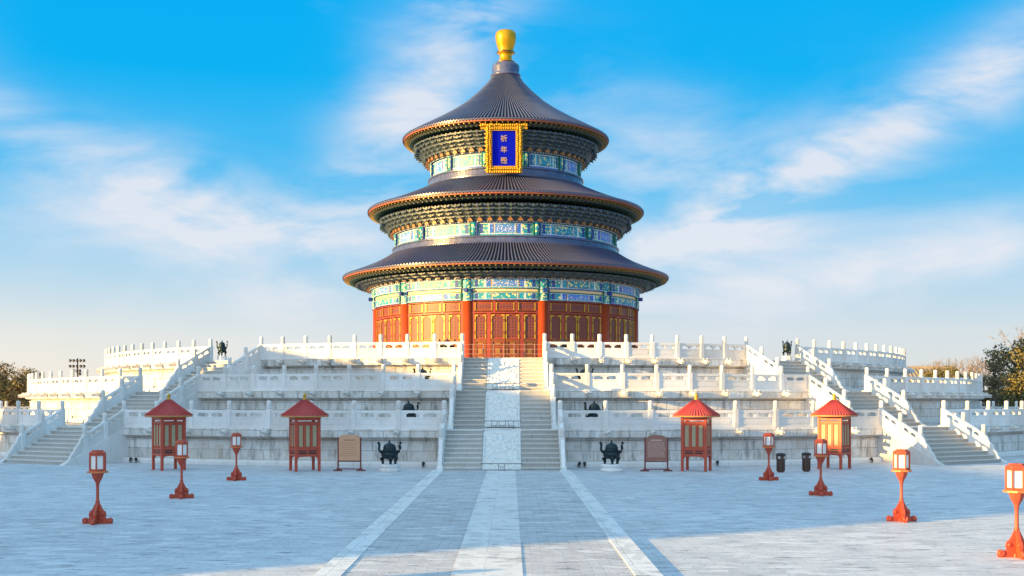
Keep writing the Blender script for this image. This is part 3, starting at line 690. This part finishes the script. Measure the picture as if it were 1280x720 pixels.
roof('upper_roof', [(1.22,32.85),(1.65,32.2),(2.5,31.3),(3.7,30.2),(5,29.3),(6.5,28.4),(8,27.58),(9.30,26.86)], 196, .066, 26.68)
# glazed collars between roof and frieze
def collar(r, z0, z1):
    b = MB(); h = z1-z0; b.lathe([(r+.35,z0-.1),(r+.35,z0+h*.2),(r+.20,z0+h*.28),(r+.16,z0+h*.75),(r+.26,z0+h*.8),(r+.26,z0+h*.93),(r+.05,z1),(r-.3,z1)], 'collar', 120, smooth=False, cap=False)
    for k in range(72):
        a = 5*k; b.arc(r+.15,r+.19,a-.12,a+.12,z0+h*.3,z0+h*.74,'tile',1)
    b.build('glazed_collar', H)
collar(10.0, 16.35, 17.05); collar(6.80, 22.47, 23.33)
# crown ring under the finial
b = MB(); b.lathe([(1.25,32.72),(1.36,32.80),(1.38,32.92),(1.24,32.98),(1.22,33.1),(1.26,33.6),(1.22,33.8),(1.05,33.96),(.8,34.02)], 'collar', 40); b.build('crown_ring', H)
b = MB(); b.lathe([(.82,34.0),(.84,34.10),(.72,34.22),(.60,34.34),(.56,34.46),(.54,34.80),(.60,34.86),(.78,34.92),(.80,35.02),(.68,35.10),(.66,35.2),(.78,35.55),(.90,36.0),(.945,36.4),(.93,36.68),(.80,36.88),(.55,36.98),(.25,37.02),(0,37.03)], 'finial', 40)
b.lathe([(.82,34.93),(.83,34.98),(.82,35.03)], 'bronzeg', 40, cap=False); b.lathe([(.86,34.03),(.87,34.08),(.86,34.12)], 'bronzeg', 40, cap=False); b.build('finial', H)
# bracket sets
def bracket_mb(r0, z0, out, h, lv, w, col):
    b = MB(); b.prism([(-w*.30,z0+.0),(w*.30,z0+.0),(w*.1,z0+h*.22),(0,z0+h*.26),(-w*.1,z0+h*.22)], -r0-out*.26, -r0-.05, 'gap'); a = 'brk_'+col; c = 'brk_'+('green' if col == 'blue' else 'blue')
    for i in range(lv):
        f0 = i/lv; f1 = (i+1)/lv; zz = z0+h*f0; th = h/lv; ro = r0+out*(i+.62)/lv
        b.box(-w*.12,w*.12,-ro-.09,-r0-out*f0*.8,zz+th*.10,zz+th*.55,c)                     # radial arm
        b.prism([(-w*.12,zz+th*.12),(w*.12,zz+th*.12),(0,zz+th*.02)], -ro-.14, -ro-.05, 'brk_gold')   # beak
        ww = w*(.30+.16*(i % 2)+.05*i)
        b.prism([(-ww*.7,zz+th*.25),(ww*.7,zz+th*.25),(ww,zz+th*.48),(ww,zz+th*.62),(-ww,zz+th*.62),(-ww,zz+th*.48)], -ro-.05, -ro+.05, a)
        b.box(-ww,ww,-ro-.056,-ro+.045,zz+th*.62,zz+th*.66,'brk_gold')
        for x in (-ww*.85,0,ww*.85):
            b.box(x-w*.085,x+w*.085,-ro-.075,-ro+.075,zz+th*.66,zz+th*.98,c); None
    return b
rings = ((12.12,13.30,1.50,.46,3,90), (10.02,18.18,1.50,1.28,5,78), (6.82,24.62,1.65,1.52,6,54))
stuffs = MB()
for r0, z0, out, h, lv, cnt in rings:
    w = 2*math.pi*(r0+out*.3)/cnt*.94; pr = [Proto(bracket_mb(r0,z0,out,h,lv,w,c), 'bracket') for c in ('blue','green')]
    for k in range(cnt):
        a = 360*(k+.5)/cnt; a = a-360 if a > 180 else a
        if abs(a) < 76: pr[k % 2].put(H, (0,0,0), R(a))
        else:
            m = bracket_mb(r0,z0,out,h,2,w,('blue','green')[k%2]); T = Matrix.Rotation(R(a),4,'Z'); o = len(stuffs.v)
            stuffs.v += [tuple(T @ Vector(v)) for v in m.v]; stuffs.f += [[o+i for i in f] for f in m.f]; stuffs.m += [stuffs.mi(m.mats[i]) for i in m.m]; stuffs.sm += m.sm
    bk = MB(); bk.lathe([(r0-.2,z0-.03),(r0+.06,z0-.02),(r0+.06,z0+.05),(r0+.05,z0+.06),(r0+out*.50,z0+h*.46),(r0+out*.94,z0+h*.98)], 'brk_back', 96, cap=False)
    bk.lathe([(r0-.05,z0-.06),(r0+.10,z0-.06),(r0+.10,z0),(r0-.05,z0)], 'plainblue', 96, smooth=False, cap=False); bk.build('bracket_backing', H)
    dn = MB(); dn.lathe([(r0+.095,z0-.065),(r0+.104,z0-.065),(r0+.104,z0-.002),(r0+.095,z0-.002)], 'plainblue', 96, smooth=False, cap=False)
    for k in range(cnt*3): dn.arc(r0+.10,r0+.13,360*(k+.2)/cnt/3,360*(k+.8)/cnt/3,z0-.06,z0-.005,'line',1)
    dn.build('dentil_strip', H)
o = stuffs.build('rear_brackets', H); o['kind'] = 'stuff'

# name plaque
pq = empty('name_plaque', (-.12, 105-7.9, 22.5)); pq.rotation_euler = (R(-12) if False else R(11), 0, 0)
tag(pq, 'blue name plaque in a carved gold frame under the top eave', 'plaque')
b = MB(); b.box(-1.2,1.2,-.06,.08,.35,3.75,'plaque'); b.build('board', pq)
b = MB()
b.box(-1.50,-.98,-.20,.06,.02,4.05,'goldcarve'); b.box(.98,1.50,-.20,.06,.02,4.05,'goldcarve'); b.box(-.98,.98,-.20,.06,.02,.62,'goldcarve'); b.box(-.98,.98,-.20,.06,3.50,4.05,'goldcarve')
b.box(-1.95,-1.5,-.16,.04,3.62,4.10,'goldcarve'); b.box(1.5,1.95,-.16,.04,3.62,4.10,'goldcarve')
random.seed(3)
def knob(x, z, r): b.lathe([(r,-.02),(r*.9,.07),(r*.5,.12),(0,.14)], 'goldcarve', 8, T=Matrix.Translation((x,-.20,z)) @ Matrix.Rotation(R(90),4,'X'))
for i in range(22):
    z = .15+i*.18
    for s in (-1,1): knob(s*(1.36+random.uniform(-.04,.04)), z, .12); knob(s*(1.13+random.uniform(-.03,.03)), z+.09, .10)
for i in range(21):
    x = -1.9+i*.19; knob(x, 3.95+random.uniform(-.04,.05), .12)
    if abs(x) < 1.4: knob(x, 3.68, .10); knob(x, .12, .12); knob(x, .40, .10)
for i in range(24): b.lathe([(.10,-.1),(.10,.1)], 'goldcarve', 8, T=Matrix.Translation((-1.5 if i%2 else 1.5,-.08,.1+i*.165)) @ Matrix.Rotation(R(90),4,'X'))
b.build('carved_frame', pq)
for ch, z in (('祈',2.62),('年',1.72),('殿',.82)):
    cu = bpy.data.curves.new('character', 'FONT'); cu.body = ch; cu.size = .58; cu.extrude = .02; cu.align_x = 'CENTER'; cu.offset = .006
    to = bpy.data.objects.new('character', cu); COL.objects.link(to); bpy.context.view_layer.update()
    me = bpy.data.meshes.new_from_object(to); COL.objects.unlink(to); bpy.data.objects.remove(to); me.name = 'character'
    co = bpy.data.objects.new('character', me); COL.objects.link(co); me.materials.clear(); me.materials.append(M['glyph'])
    co.parent = pq; co.location = (0,-.085,z+.03); co.rotation_euler = (R(90),0,0)

# ------------------------------------------------------------------ lantern pavilions (square, round roofed)
def pavilion(x, y, rot, label):
    root = empty('lantern_pavilion', (x,y,0), R(rot)); tag(root, label, 'lantern pavilion', 'red lantern pavilions before the terrace')
    q = .80/math.sqrt(2)
    if PV.get('o') is None:
        pcs = []
        for sx in (-1,1):
            for sy in (-1,1):
                b = MB(); b.bev(sx*q-.065,sx*q+.065,sy*q-.065,sy*q+.065,0,2.62,'kred',.015); pcs.append((b,'leg',None))
        for k in range(4):
            T = Matrix.Rotation(R(90*k),4,'Z'); b = MB(); d = q
            for z0,z1,yy in ((2.46,2.60,.05),(2.30,2.40,.04),(1.02,1.10,.05),(.92,.96,.035),(.76,.84,.05)): b.box(-d+.06,d-.06,-d-yy,-d+yy,z0,z1,'kred',T)
            b.box(-d+.06,d-.06,-d-.01,-d+.02,1.10,2.30,'kred',T)
            b.prism([(-d+.06,.76),(-d+.06,.60),(-d+.16,.70),(0,.72),(d-.16,.70),(d-.06,.60),(d-.06,.76)][::-1],-d-.03,-d+.03,'kred',T)
            for i in range(4):
                xx = -d+.06+(2*d-.12)*(i)/3
                if i in (0,3): continue
            for i in (-1.5,-.5,.5,1.5): b.box(i*.335-.035,i*.335+.035,-d-.045,-d+.0,1.10,2.30,'kred',T)
            for i in (-1.5,0,1.5): b.box(i*.32-.04,i*.32+.04,-d-.03,-d+.03,.84,1.02,'kred',T)
            b.box(-d+.08,d-.08,-d-.01,-d+.01,.84,1.02,'darkmetal',T)
            pcs.append((b,'side_panel',[(T,i) for i in (-1,0,1)]))
        b = MB(); b.box(-q,q,-q,q,.95,1.0,'kred'); b.box(-q-.02,q+.02,-q-.02,q+.02,2.56,2.68,'kred'); b.lathe([(.82,2.60),(1.0,2.70)], 'kedge', 36); pcs.append((b,'floor',None))
        PV['pcs'] = pcs
        first = []
        for b, nme, wins in pcs:
            o = b.build(nme, root)
            if wins:
                for T, i in wins:
                    w = MB(); w.box(i*.335-.09,i*.335+.09,-q-.03,-q-.012,1.20,2.22,'cloth',T); w.build('window', o)
        rb = MB(); rb.lathe([(1.10,2.66),(1.13,2.70),(.86,2.90),(.5,3.17),(.2,3.42),(.06,3.50),(0,3.50)], 'kroof', 48, smooth=False)
        n = 48
        for k in range(n):
            a = R(360*k/n); pts = []; 
            for r_, z_ in ((1.14,2.715),(.86,2.915),(.5,3.185),(.16,3.46)): pts.append((r_*math.sin(a), -r_*math.cos(a), z_))
            rb.tube(pts, [.026,.024,.016,.008], 'kroof', 5)
        ro = rb.build('roof', root); eb = MB()
        eb.lathe([(1.12,2.62),(1.145,2.64),(1.145,2.69),(1.10,2.70)], 'kedge', 48, cap=False); eb.build('eave_edge', ro)
        fb = MB(); fb.lathe([(.10,3.44),(.12,3.50),(.06,3.55),(.07,3.60),(.105,3.66),(.06,3.73),(.0,3.80)], 'gold', 14); fb.build('finial', ro)
        PV['o'] = root; return root
    src = PV['o']
    for ch in [k for k in ALL() if k.parent == src]: copy_tree(ch, root)
    return root
PV = {}
pavilion((381-638)/1448*56.4+.42, 56.4, 24, 'red pavilion lantern with round roof, left of the tan notice board')
pavilion((870.5-638)/1448*56.4+.42, 56.4, -21, 'red pavilion lantern with round roof, right of the brown notice board')
pavilion((211-638)/1448*57.2+.42, 57.2, 38, 'red pavilion lantern beside the left stairs, nearest the left edge')
pavilion((1043-638)/1448*58.2+.42, 58.2, -38, 'sunlit orange red pavilion lantern beside the right stairs')

# ------------------------------------------------------------------ standing lamps
def px(x, D): return (x-638)/1448*D+.42
def lamp_parts(root):
    b = MB()
    for k in range(4):
        T = Matrix.Rotation(R(90*k+0),4,'Z')
        b.prism([(0,.0),(.40,.0),(.42,.05),(.40,.12),(.33,.15),(.27,.13),(.22,.17),(.24,.24),(.22,.33),(.15,.38),(.11,.46),(.06,.56),(.03,.62),(0,.62)][::-1], -.032, .032, 'kred', T)
        for s in (-1,1):
            b.lathe([(.075,0),(.075,.02),(.05,.035),(.03,.02),(0,.03)], 'kred', 12, T=T @ Matrix.Translation((.345,s*.03,.09)) @ Matrix.Rotation(R(-90*s),4,'X'))
            b.lathe([(.05,0),(.05,.02),(.02,.03),(0,.03)], 'kred', 10, T=T @ Matrix.Translation((.17,s*.03,.27)) @ Matrix.Rotation(R(-90*s),4,'X'))
    b.bev(-.09,.09,-.09,.09,0,.10,'kred'); b.build('scroll_foot', root)
    b = MB(); b.lathe([(.05,.1),(.05,.56),(.062,.60),(.045,.66),(.040,.98),(.05,1.10),(.062,1.12),(.05,1.14)], 'kred', 12); b.build('pole', root)
    b = MB(); b.lathe([(.05,1.10),(.075,1.16),(.13,1.25),(.17,1.36),(.175,1.40)], 'kred', 8, smooth=False); b.build('flared_bracket', root)
    b = MB(); b.lathe([(.25,1.40),(.28,1.405),(.28,1.45),(.25,1.455)], 'orange', 8, smooth=False, T=Matrix.Rotation(R(22.5),4,'Z')); b.build('platform', root)
    b = MB(); rr = .215
    for k in range(6):
        a = 60*k+12; p = (rr*math.sin(R(a)), -rr*math.cos(R(a))); b.tube([(p[0],p[1],1.45),(p[0],p[1],1.95)], .022, 'kred', 6, smooth=False)
    for z0, z1, r1 in ((1.455,1.51,.225),(1.88,1.93,.225)): b.lathe([(r1-.03,z0),(r1,z0),(r1,z1),(r1-.03,z1),(r1-.03,z0)], 'kred', 6, T=Matrix.Rotation(R(12),4,'Z'), smooth=False, cap=False)
    b.lathe([(.235,1.93),(.24,1.955),(.22,1.985),(.17,2.0),(.165,2.03),(0,2.04)], 'kred', 6, T=Matrix.Rotation(R(12),4,'Z'), smooth=False); h = b.build('lantern_frame', root)
    b = MB(); b.lathe([(.190,1.50),(.190,1.89)], 'white_pane', 6, T=Matrix.Rotation(R(12),4,'Z'), smooth=False); b.build('pane', h)
lamps = [(px(122,32.0),32.0,''),(px(227,40.4),40.4,''),(px(295.5,49.6),49.6,''),(px(961,49.6),49.6,''),(px(1026,41.6),41.6,''),(px(1127,32.6),32.6,''),(px(1271,25.1),25.1,''),(-10.9,24.2,''),(-10.9,17.6,'')]
llab = ['red standing lamp on the left side, nearest and leftmost in the photo','red standing lamp in front of the leftmost lantern pavilion','red standing lamp against the terrace wall between the two left pavilions',
 'red standing lamp left of the two brown bins','red standing lamp just in front of the sunlit orange pavilion','orange lit standing lamp at the edge of the shadow, right side','bright orange standing lamp cut by the right edge of the photo',
 'red standing lamp just outside the left edge of the view','red standing lamp nearest the viewer, outside the left edge']
l0 = None
for (x,y,_), lab in zip(lamps, llab):
    if l0 is None: r0 = empty('standing_lamp', (x,y,0), R(random.uniform(-4,4))); lamp_parts(r0); l0 = r0; o = r0
    else: o = copy_tree(l0); o.location = (x,y,0); o.rotation_euler = (0,0,R(random.uniform(-12,12)))
    tag(o, lab, 'standing lamp', 'red standing lamps in two rows on the courtyard')

# ------------------------------------------------------------------ bronze censers
def censer(root, mat='bronze'):
    b = MB(); b.lathe([(.10,.60),(.28,.62),(.39,.72),(.42,.85),(.38,.93),(.35,.96),(.43,.98),(.44,1.02),(.32,1.03)], mat, 28); bd = b.build('bowl', root)
    for k in range(3):
        a = R(120*k+10); b = MB(); u = Vector((math.sin(a), -math.cos(a), 0))
        b.tube([tuple(u*.30+Vector((0,0,.80))), tuple(u*.40+Vector((0,0,.62))), tuple(u*.36+Vector((0,0,.50))), tuple(u*.33+Vector((0,0,.40))), tuple(u*.37+Vector((0,0,.34)))], [.12,.12,.075,.055,.085], mat, 10); b.build('leg', root)
    b = MB(); b.lathe([(.33,1.02),(.33,1.08),(.30,1.10),(.315,1.12),(.31,1.19),(.28,1.21),(.285,1.24),(.23,1.31),(.12,1.36),(.05,1.39),(.04,1.43),(.055,1.46),(.02,1.51),(0,1.52)], mat, 28); b.build('lid', root)
    for s in (-1,1):
        b = MB(); b.tube([(s*.36,0,.93),(s*.46,0,.97),(s*.51,0,1.08),(s*.49,0,1.26),(s*.51,0,1.36),(s*.57,0,1.41)], [.075,.07,.06,.06,.065,.075], mat, 8); b.build('handle', root)
def pedestal(root, mat='marble_rail', octo=False, h=.36):
    b = MB(); b.lathe([(.50,0),(.53,.02),(.53,h*.33),(.47,h*.42),(.47,h*.58),(.52,h*.7),(.52,h-.03),(.49,h)], mat, 8 if octo else 28, smooth=not octo); b.build('pedestal', root)
c0 = empty('bronze_censer', ((487-638)/1448*55.9+.42, 55.9, 0), R(4)); censer(c0); pedestal(c0, octo=True)
GC = 'bronze censers in front of and on the terrace'
tag(c0, 'black bronze tripod censer on a white octagonal pedestal, left of the central stairs', 'censer', GC)
def cens(loc, rz, label, sc=1.0):
    c = copy_tree(c0); c.location = loc; c.rotation_euler = (0,0,R(rz)); c.scale = (sc,sc,sc); tag(c, label, 'censer', GC); return c
c1 = empty('bronze_censer', ((764.5-638)/1448*55.9+.42, 55.9, 0), R(-9)); censer(c1); pedestal(c1); tag(c1, 'black bronze tripod censer on a white round pedestal, right of the central stairs', 'censer', GC)
def px(x, D): return (x-638)/1448*D+.42
for (xx, D, z, rz, lab, sc) in ((511,63.3,Z[1],5,'bronze censer on the lowest tier left of the central stairs, seen over the balustrade',.98),(743,63.3,Z[1],-8,'bronze censer on the lowest tier right of the central stairs, seen over the balustrade',.98),
        (528,69.2,Z[2],0,'bronze censer on the middle tier left of the central stairs, mostly hidden by the balustrade',.95),(731,69.2,Z[2],12,'bronze censer on the middle tier right of the central stairs, mostly hidden by the balustrade',.95),
        (559,75,Z[3],4,'bronze censer on the top tier before the left orange doors',.95),(704,75,Z[3],3,'bronze censer on the top tier before the dark red doors right of the stairs',.95)):
    cens((px(xx,D),D,z), rz, lab, sc)
cens((px(277.5,76.5),76.5,Z[3]), 0, 'dark bronze censer at the head of the left stairs against the sky', 1.12).scale = (.66,.66,.92)
cens((px(984,76.5),76.5,Z[3]), 25, 'dark bronze censer at the head of the right stairs against the sky', 1.12).scale = (.66,.66,.92)

# ------------------------------------------------------------------ notice boards
def board(x, y, w, h, z0, mat, arch, let, label, rows):
    root = empty('notice_board', (x,y,0)); tag(root, label, 'notice board')
    b = MB(); hw = w/2; top = z0+h; pts = [(-hw,z0),(hw,z0)]
    n = 12; k = arch
    for i in range(n+1):
        a = math.pi*i/n; c = math.cos(a); s_ = math.sin(a); e = .38 if k == 'round' else .8
        pts.append((hw*math.copysign(abs(c)**e, c), top-.30+.30*s_**(.75)))
    b.prism(pts[::-1], -.03, .03, mat); pn = b.build('panel', root)
    b = MB()
    random.seed(int(x*10)+50)
    for r_ in range(rows):
        zz = top-.30-(h-.42)*r_/rows; x0 = -hw+.09
        if r_ == 0: b.box(-.28,.28,-.033,-.031,zz+.02,zz+.075,let); continue
        while x0 < hw-.14:
            ln = random.uniform(.03,.09); b.box(x0,x0+ln,-.033,-.031,zz,zz+.022,let); x0 += ln+.018
    b.build('worn_inscription', pn)
    for s in (-1,1):
        b = MB(); b.bev(s*(hw+.035)-.035,s*(hw+.035)+.035,-.035,.035,.06,top-.12,'frame_red',.01); b.build('post', root)
        b = MB(); b.bev(s*(hw+.05)-.22,s*(hw+.05)+.22,-.05,.05,0,.07,'frame_red',.012); b.prism([(s*(hw+.035)-.12,.07),(s*(hw+.035)+.12,.07),(s*(hw+.035),.20)],-.02,.02,'frame_red'); b.build('foot', root)
    b = MB(); b.box(-hw,hw,-.022,.022,.08,.13,'frame_red'); b.box(-hw,hw,-.022,.022,z0-.07,z0-.01,'frame_red'); b.build('crossbar', root)
board(px(436.8,56.2),56.2,1.02,1.24,.52,'board_tan','round','letter2','arched tan notice board on thin posts left of the central stairs',8)
board(px(820.5,56.0),56.0,1.02,1.24,.52,'board_brown','arch','letter','arched brown notice board on thin posts right of the central stairs',15)

# ------------------------------------------------------------------ litter bins
def bin_(x, y, rz, label):
    root = empty('litter_bin', (x,y,0), R(rz)); tag(root, label, 'litter bin', 'brown litter bins by the right lamps')
    b = MB(); b.lathe([(.13,0),(.15,.05),(.19,.55),(.225,.62),(.225,.80),(.20,.84)], 'binbrown', 8, smooth=False, T=Matrix.Rotation(R(22.5),4,'Z'))
    for k in range(8): T = Matrix.Rotation(R(45*k+22.5),4,'Z'); b.box(-.012,.012,-.20,-.12,.05,.60,'binbrown',T)
    b.build('body', root)
    b = MB(); b.lathe([(.20,.82),(.24,.83),(.24,.86),(.19,.90),(.08,.93),(0,.93)], 'darkmetal', 16); b.lathe([(.10,.925),(.09,.955),(0,.96)], 'steel', 12); b.build('lid', root)
    for k in (-1,1): b = MB(); T = Matrix.Rotation(R(35*k),4,'Z'); b.box(-.05,.05,-.232,-.20,.66,.77,'steel',T); b.build('label_plate', root)
bin_(px(976,55.2),55.2,4,'brown tapered litter bin, left one of the pair beside the right pavilion')
bin_(px(1008,55.8),55.8,-6,'brown tapered litter bin, right one of the pair beside the right pavilion')

# ------------------------------------------------------------------ low barriers on the carved ramp, rail at the doors
def barrier(D, z, legs, label, hgt=.42):
    root = empty('low_barrier', (0,D,z)); tag(root, label, 'low barrier', 'thin metal barriers across the carved ramp')
    b = MB(); b.box(-1.0,1.0,-.012,.012,hgt-.03,hgt,'darkmetal'); b.build('bar', root)
    for lx, s in legs:
        b = MB(); 
        for q in (-1,1): b.box(lx+q*.14*s-.011,lx+q*.14*s+.011,-.02,.01,0,hgt,'darkmetal')
        b.box(lx-.14*s,lx+.14*s,-.02,.004,.16,.18,'darkmetal'); b.box(lx-.07*s,lx-.05*s,-.02,.004,.02,.17,'darkmetal'); b.box(lx+.05*s,lx+.07*s,-.02,.004,.02,.17,'darkmetal'); b.build('stand', root)
barrier(55.25, .085, [(0,1.1)], 'thin dark metal barrier at the foot of the carved ramp', .34)
barrier(105-RR[0]+1.4, Z[1]+.01, [(-.42,1),(0,1.2),(.45,1)], 'thin dark metal barrier on the first landing of the carved ramp')
barrier(105-RR[1]+1.3, Z[2]+.01, [(-.48,1),(0,1.2),(.48,1)], 'thin dark metal barrier on the second landing of the carved ramp')
root = empty('door_railing', (0,105-31.5,Z[3])); tag(root, 'light metal crowd railing standing before the central orange doors', 'railing')
for i in range(9):
    b = MB(); x = -2.6+i*.65; b.box(x-.018,x+.018,-.018,.018,0,1.0,'railmetal'); b.build('post', root)
b = MB()
for z in (.35,.65,.95): b.box(-2.6,2.6,-.01,.01,z-.012,z+.012,'railmetal')
b.build('rail', root)

# ground spotlights at the wall foot
GS = 'small dark spotlights at the foot of the terrace wall'
sp0 = MB(); sp0.box(-.06,.06,-.06,.06,0,.03,'darkmetal'); sp0.lathe([(.05,-.1),(.085,.08),(.09,.10)], 'darkmetal', 10, T=Matrix.Translation((0,0,.17)) @ Matrix.Rotation(R(-50),4,'X')); sp0.box(-.01,.01,-.02,.02,.03,.12,'darkmetal')
SP = Proto(sp0, 'ground_spotlight')
for xx, lab in ((163,'small dark spotlight at the wall foot beside the left stairs'),(170,'small dark spotlight near the left stairs, right of its twin'),(541-12,'small dark spotlight at the wall foot left of the central stairs'),(724,'small dark spotlight right of the central stairs'),(731,'small dark spotlight between the central stairs and the round censer pedestal'),(897,'small dark spotlight behind the right pavilion by the brown board'),(1090,'small dark spotlight in the corner of the right stairs')):
    u = (xx-638)/1448; D = 60
    for _ in range(30): D = 105-math.sqrt(max(0,(RR[0]+.45)**2-(u*D+.42)**2))
    o = SP.put(None, (u*D+.42, D, 0), R(random.uniform(-30,30))); tag(o, lab, 'spotlight', GS)

# ------------------------------------------------------------------ far things: hall roof, floodlights, trees
def far_hall(cx, cy, Lx, Ly, eave, ridge, rz, label, wallm='wallred', roofm='greytile'):
    root = empty('side_hall', (cx,cy,0), rz); tag(root, label, 'hall')
    b = MB(); b.box(-Lx/2,Lx/2,-Ly/2,Ly/2,0,eave+.1,wallm); b.build('wall', root)
    b = MB(); o = 1.2; hx = Lx/2+o; hy = Ly/2+o
    pr = [(-hx,eave-.25),(-hx,eave),(-hx*.5,eave+(ridge-eave)*.42),(0,ridge),(hx*.5,eave+(ridge-eave)*.42),(hx,eave),(hx,eave-.25),(0,eave-.1)]
    b.prism(pr[::-1], -hy, hy, roofm); b.box(-.25,.25,-hy,hy,ridge-.1,ridge+.35,roofm)
    n = int(2*hy/.6)
    for k in range(n):
        y = -hy+.3+k*.6
        for s in (-1,1): b.tube([(s*hx,y,eave+.03),(s*hx*.5,y,eave+(ridge-eave)*.42+.03),(0,y,ridge+.02)], .09, roofm, 5)
    b.build('roof', root)
    for k in range(int(Ly/5)):
        y = -Ly/2+2.5+k*5
        for s in (-1,1): b = MB(); b.box(s*Lx/2-.05,s*Lx/2+.05,y-1.6,y+1.6,.6,eave-1.2,'lattice'); b.build('window', root)
far_hall(-71, 22.95, 16, 52.3, 8.5, 16.4, 0, 'long side hall west of the courtyard, outside the view, its shadow crosses the paving')
far_hall(65.5, 185, 8, 9, 6.2, 8.7, R(90), 'distant low hall with a tan tiled roof behind the right terrace')
root = empty('floodlight_mast', (px(97,150),150,0)); tag(root, 'tall floodlight mast with rows of lamps behind the left terrace', 'floodlight mast')
b = MB(); b.tube([(0,0,0),(0,0,9.0)], [.14,.08], 'darkmetal', 8); b.build('mast', root)
b = MB(); b.box(-1.0,1.0,-.04,.04,8.38,8.44,'steel'); b.box(-1.0,1.0,-.04,.04,7.68,7.74,'steel'); b.box(-.6,.6,-.04,.04,7.1,7.16,'steel'); b.build('crossarm', root)
fl = MB(); fl.lathe([(.08,-.14),(.19,.05),(.20,.14),(0,.14)], 'darkmetal', 10, T=Matrix.Rotation(R(70),4,'X')); FLP = Proto(fl, 'floodlight')
for z, xs in ((8.65,(-.88,-.44,0,.44,.88)),(7.92,(-.9,-.48,0,.48,.9)),(7.32,(-.45,.0,.36)),(6.9,(.35,))):
    for x in xs: FLP.put(root, (x,-.1,z))

def cypress(x, y, h, w, seed, label, mat='leaf', lean=0, dens=1.0):
    rnd = random.Random(seed); root = empty('evergreen_tree', (x,y,0)); tag(root, label, 'tree', 'old evergreen trees behind the terrace')
    b = MB(); b.tube([(0,0,0),(lean*.3,0,h*.3),(lean,0.1,h*.62),(lean*1.3,0,h*.9)], [w*.09,w*.075,w*.045,.04], 'bark', 9)
    cl = []
    for i in range(int(15*dens)+8):
        t = rnd.uniform(.28,1.0); a = rnd.uniform(0,6.283); env = (math.sin(min(1,(t-.18)/.5)*1.57))*(1.12-t)**.45
        rr = w*.5*env*rnd.uniform(.45,1.0); c = Vector((lean*t+rr*math.cos(a), rr*math.sin(a), h*t*.96)); cl.append((c, w*rnd.uniform(.10,.19)))
        b.tube([(lean*t*.8,0,h*max(.15,t-.2)), tuple((Vector((lean*t,0,h*(t-.08)))+c)/2), tuple(c)], [w*.025,w*.016,.02], 'bark', 5)
    b.build('trunk', root)
    f = MB(); vs = []; fs = []
    for c, s in cl:
        for k in range(int(420*dens)):
            d = Vector((rnd.gauss(0,1),rnd.gauss(0,1),rnd.gauss(0,1))).normalized(); rad = s*rnd.uniform(.45,1.05)**.6*(1+.35*math.sin(d.x*5+d.z*4+c.x))
            p = c+Vector((d.x*rad*1.25,d.y*rad*1.25,d.z*rad*.85)); e = (d+Vector((rnd.gauss(0,.5),rnd.gauss(0,.5),rnd.gauss(0,.5)))).normalized()
            t1 = e.cross(Vector((rnd.random(),rnd.random(),rnd.random()+.1))).normalized(); t2 = e.cross(t1); q = rnd.uniform(.07,.15)*max(.8,w/7)
            o = len(vs); vs += [tuple(p+t1*q),tuple(p+t2*q*.7+e*q*.2),tuple(p-t1*q),tuple(p-t2*q*.7)]; fs.append((o,o+1,o+2,o+3))
    f.add(vs, fs, mat); f.build('crown', root); return root
def bare(x, y, h, seed, label):
    rnd = random.Random(seed); root = empty('bare_tree', (x,y,0)); tag(root, label, 'tree', 'leafless trees behind the terrace')
    b = MB(); tw = MB()
    def grow(p, d, ln, r, lv):
        q = p+d*ln; mid = p+d*ln*.5+Vector((rnd.gauss(0,1),rnd.gauss(0,1),0))*ln*.05
        (b if lv < 2 else tw).tube([tuple(p),tuple(mid),tuple(q)], [r,r*.85,r*.6], 'twig', 5 if lv < 2 else 3)
        if lv >= 5: return
        for _ in range(3 if lv else 4):
            nd = (d+Vector((rnd.gauss(0,.42),rnd.gauss(0,.42),rnd.uniform(-.05,.35)))).normalized(); grow(q, nd, ln*rnd.uniform(.6,.8), r*.58, lv+1)
    grow(Vector((0,0,0)), Vector((0,0,1)), h*.32, h*.02, 0)
    b.build('trunk', root); tw.build('crown', root); return root
cypress(px(1272,128),128,9.6,8.4,11,'largest evergreen at the right edge, tall and broad, golden in the sun')
cypress(px(1243,120),120,7.3,4.4,12,'lower golden evergreen between the middle tier and the tall one',dens=.9,mat='leaf2')
cypress(px(1290,112),112,8.3,7.0,13,'dark evergreen cut by the right edge behind the lowest tier')
cypress(px(1200,150),150,7.9,6.0,14,'flat topped evergreen behind the end of the middle tier balustrade',mat='leaf',dens=.8)
cypress(px(1165,160),160,7.9,5.5,15,'small distant evergreen rising just behind the posts right of the top tier',dens=.6)
cypress(px(8,118),118,7.0,7.0,16,'rounded evergreen with open crown at the left edge',mat='leaf2')
cypress(px(30,126),126,6.9,5.0,17,'slimmer evergreen just left of the middle tier',mat='leaf2',dens=.8)
cypress(px(76,170),170,8.6,3.0,18,'narrow dark evergreen between posts of the left middle tier',dens=.5)
cypress(px(-30,112),112,6.5,7.0,19,'dark evergreen outside the left edge behind the lowest tier')
bare(px(1205,190),190,10.8,21,'leafless tree behind the end of the middle tier, left one of a pair')
bare(px(1186,200),200,11.5,22,'leafless tree with a wide pale crown farther left behind the middle tier')
bare(px(1160,195),195,10.0,24,'low leafless tree above the distant tan roof')
bare(px(1219,165),165,9.8,25,'leafless tree between the middle tier end and the evergreens')
bare(px(1174,170),170,9.2,26,'low leafless tree right of the distant tan roof')
bare(px(1148,210),210,10.4,27,'farthest leafless tree just right of the top tier')
bare(px(1232,190),190,10.4,28,'leafless tree behind the lower golden evergreen')
bare(px(1283,145),145,13.2,23,'tall leafless tree cut by the right edge above the evergreens')
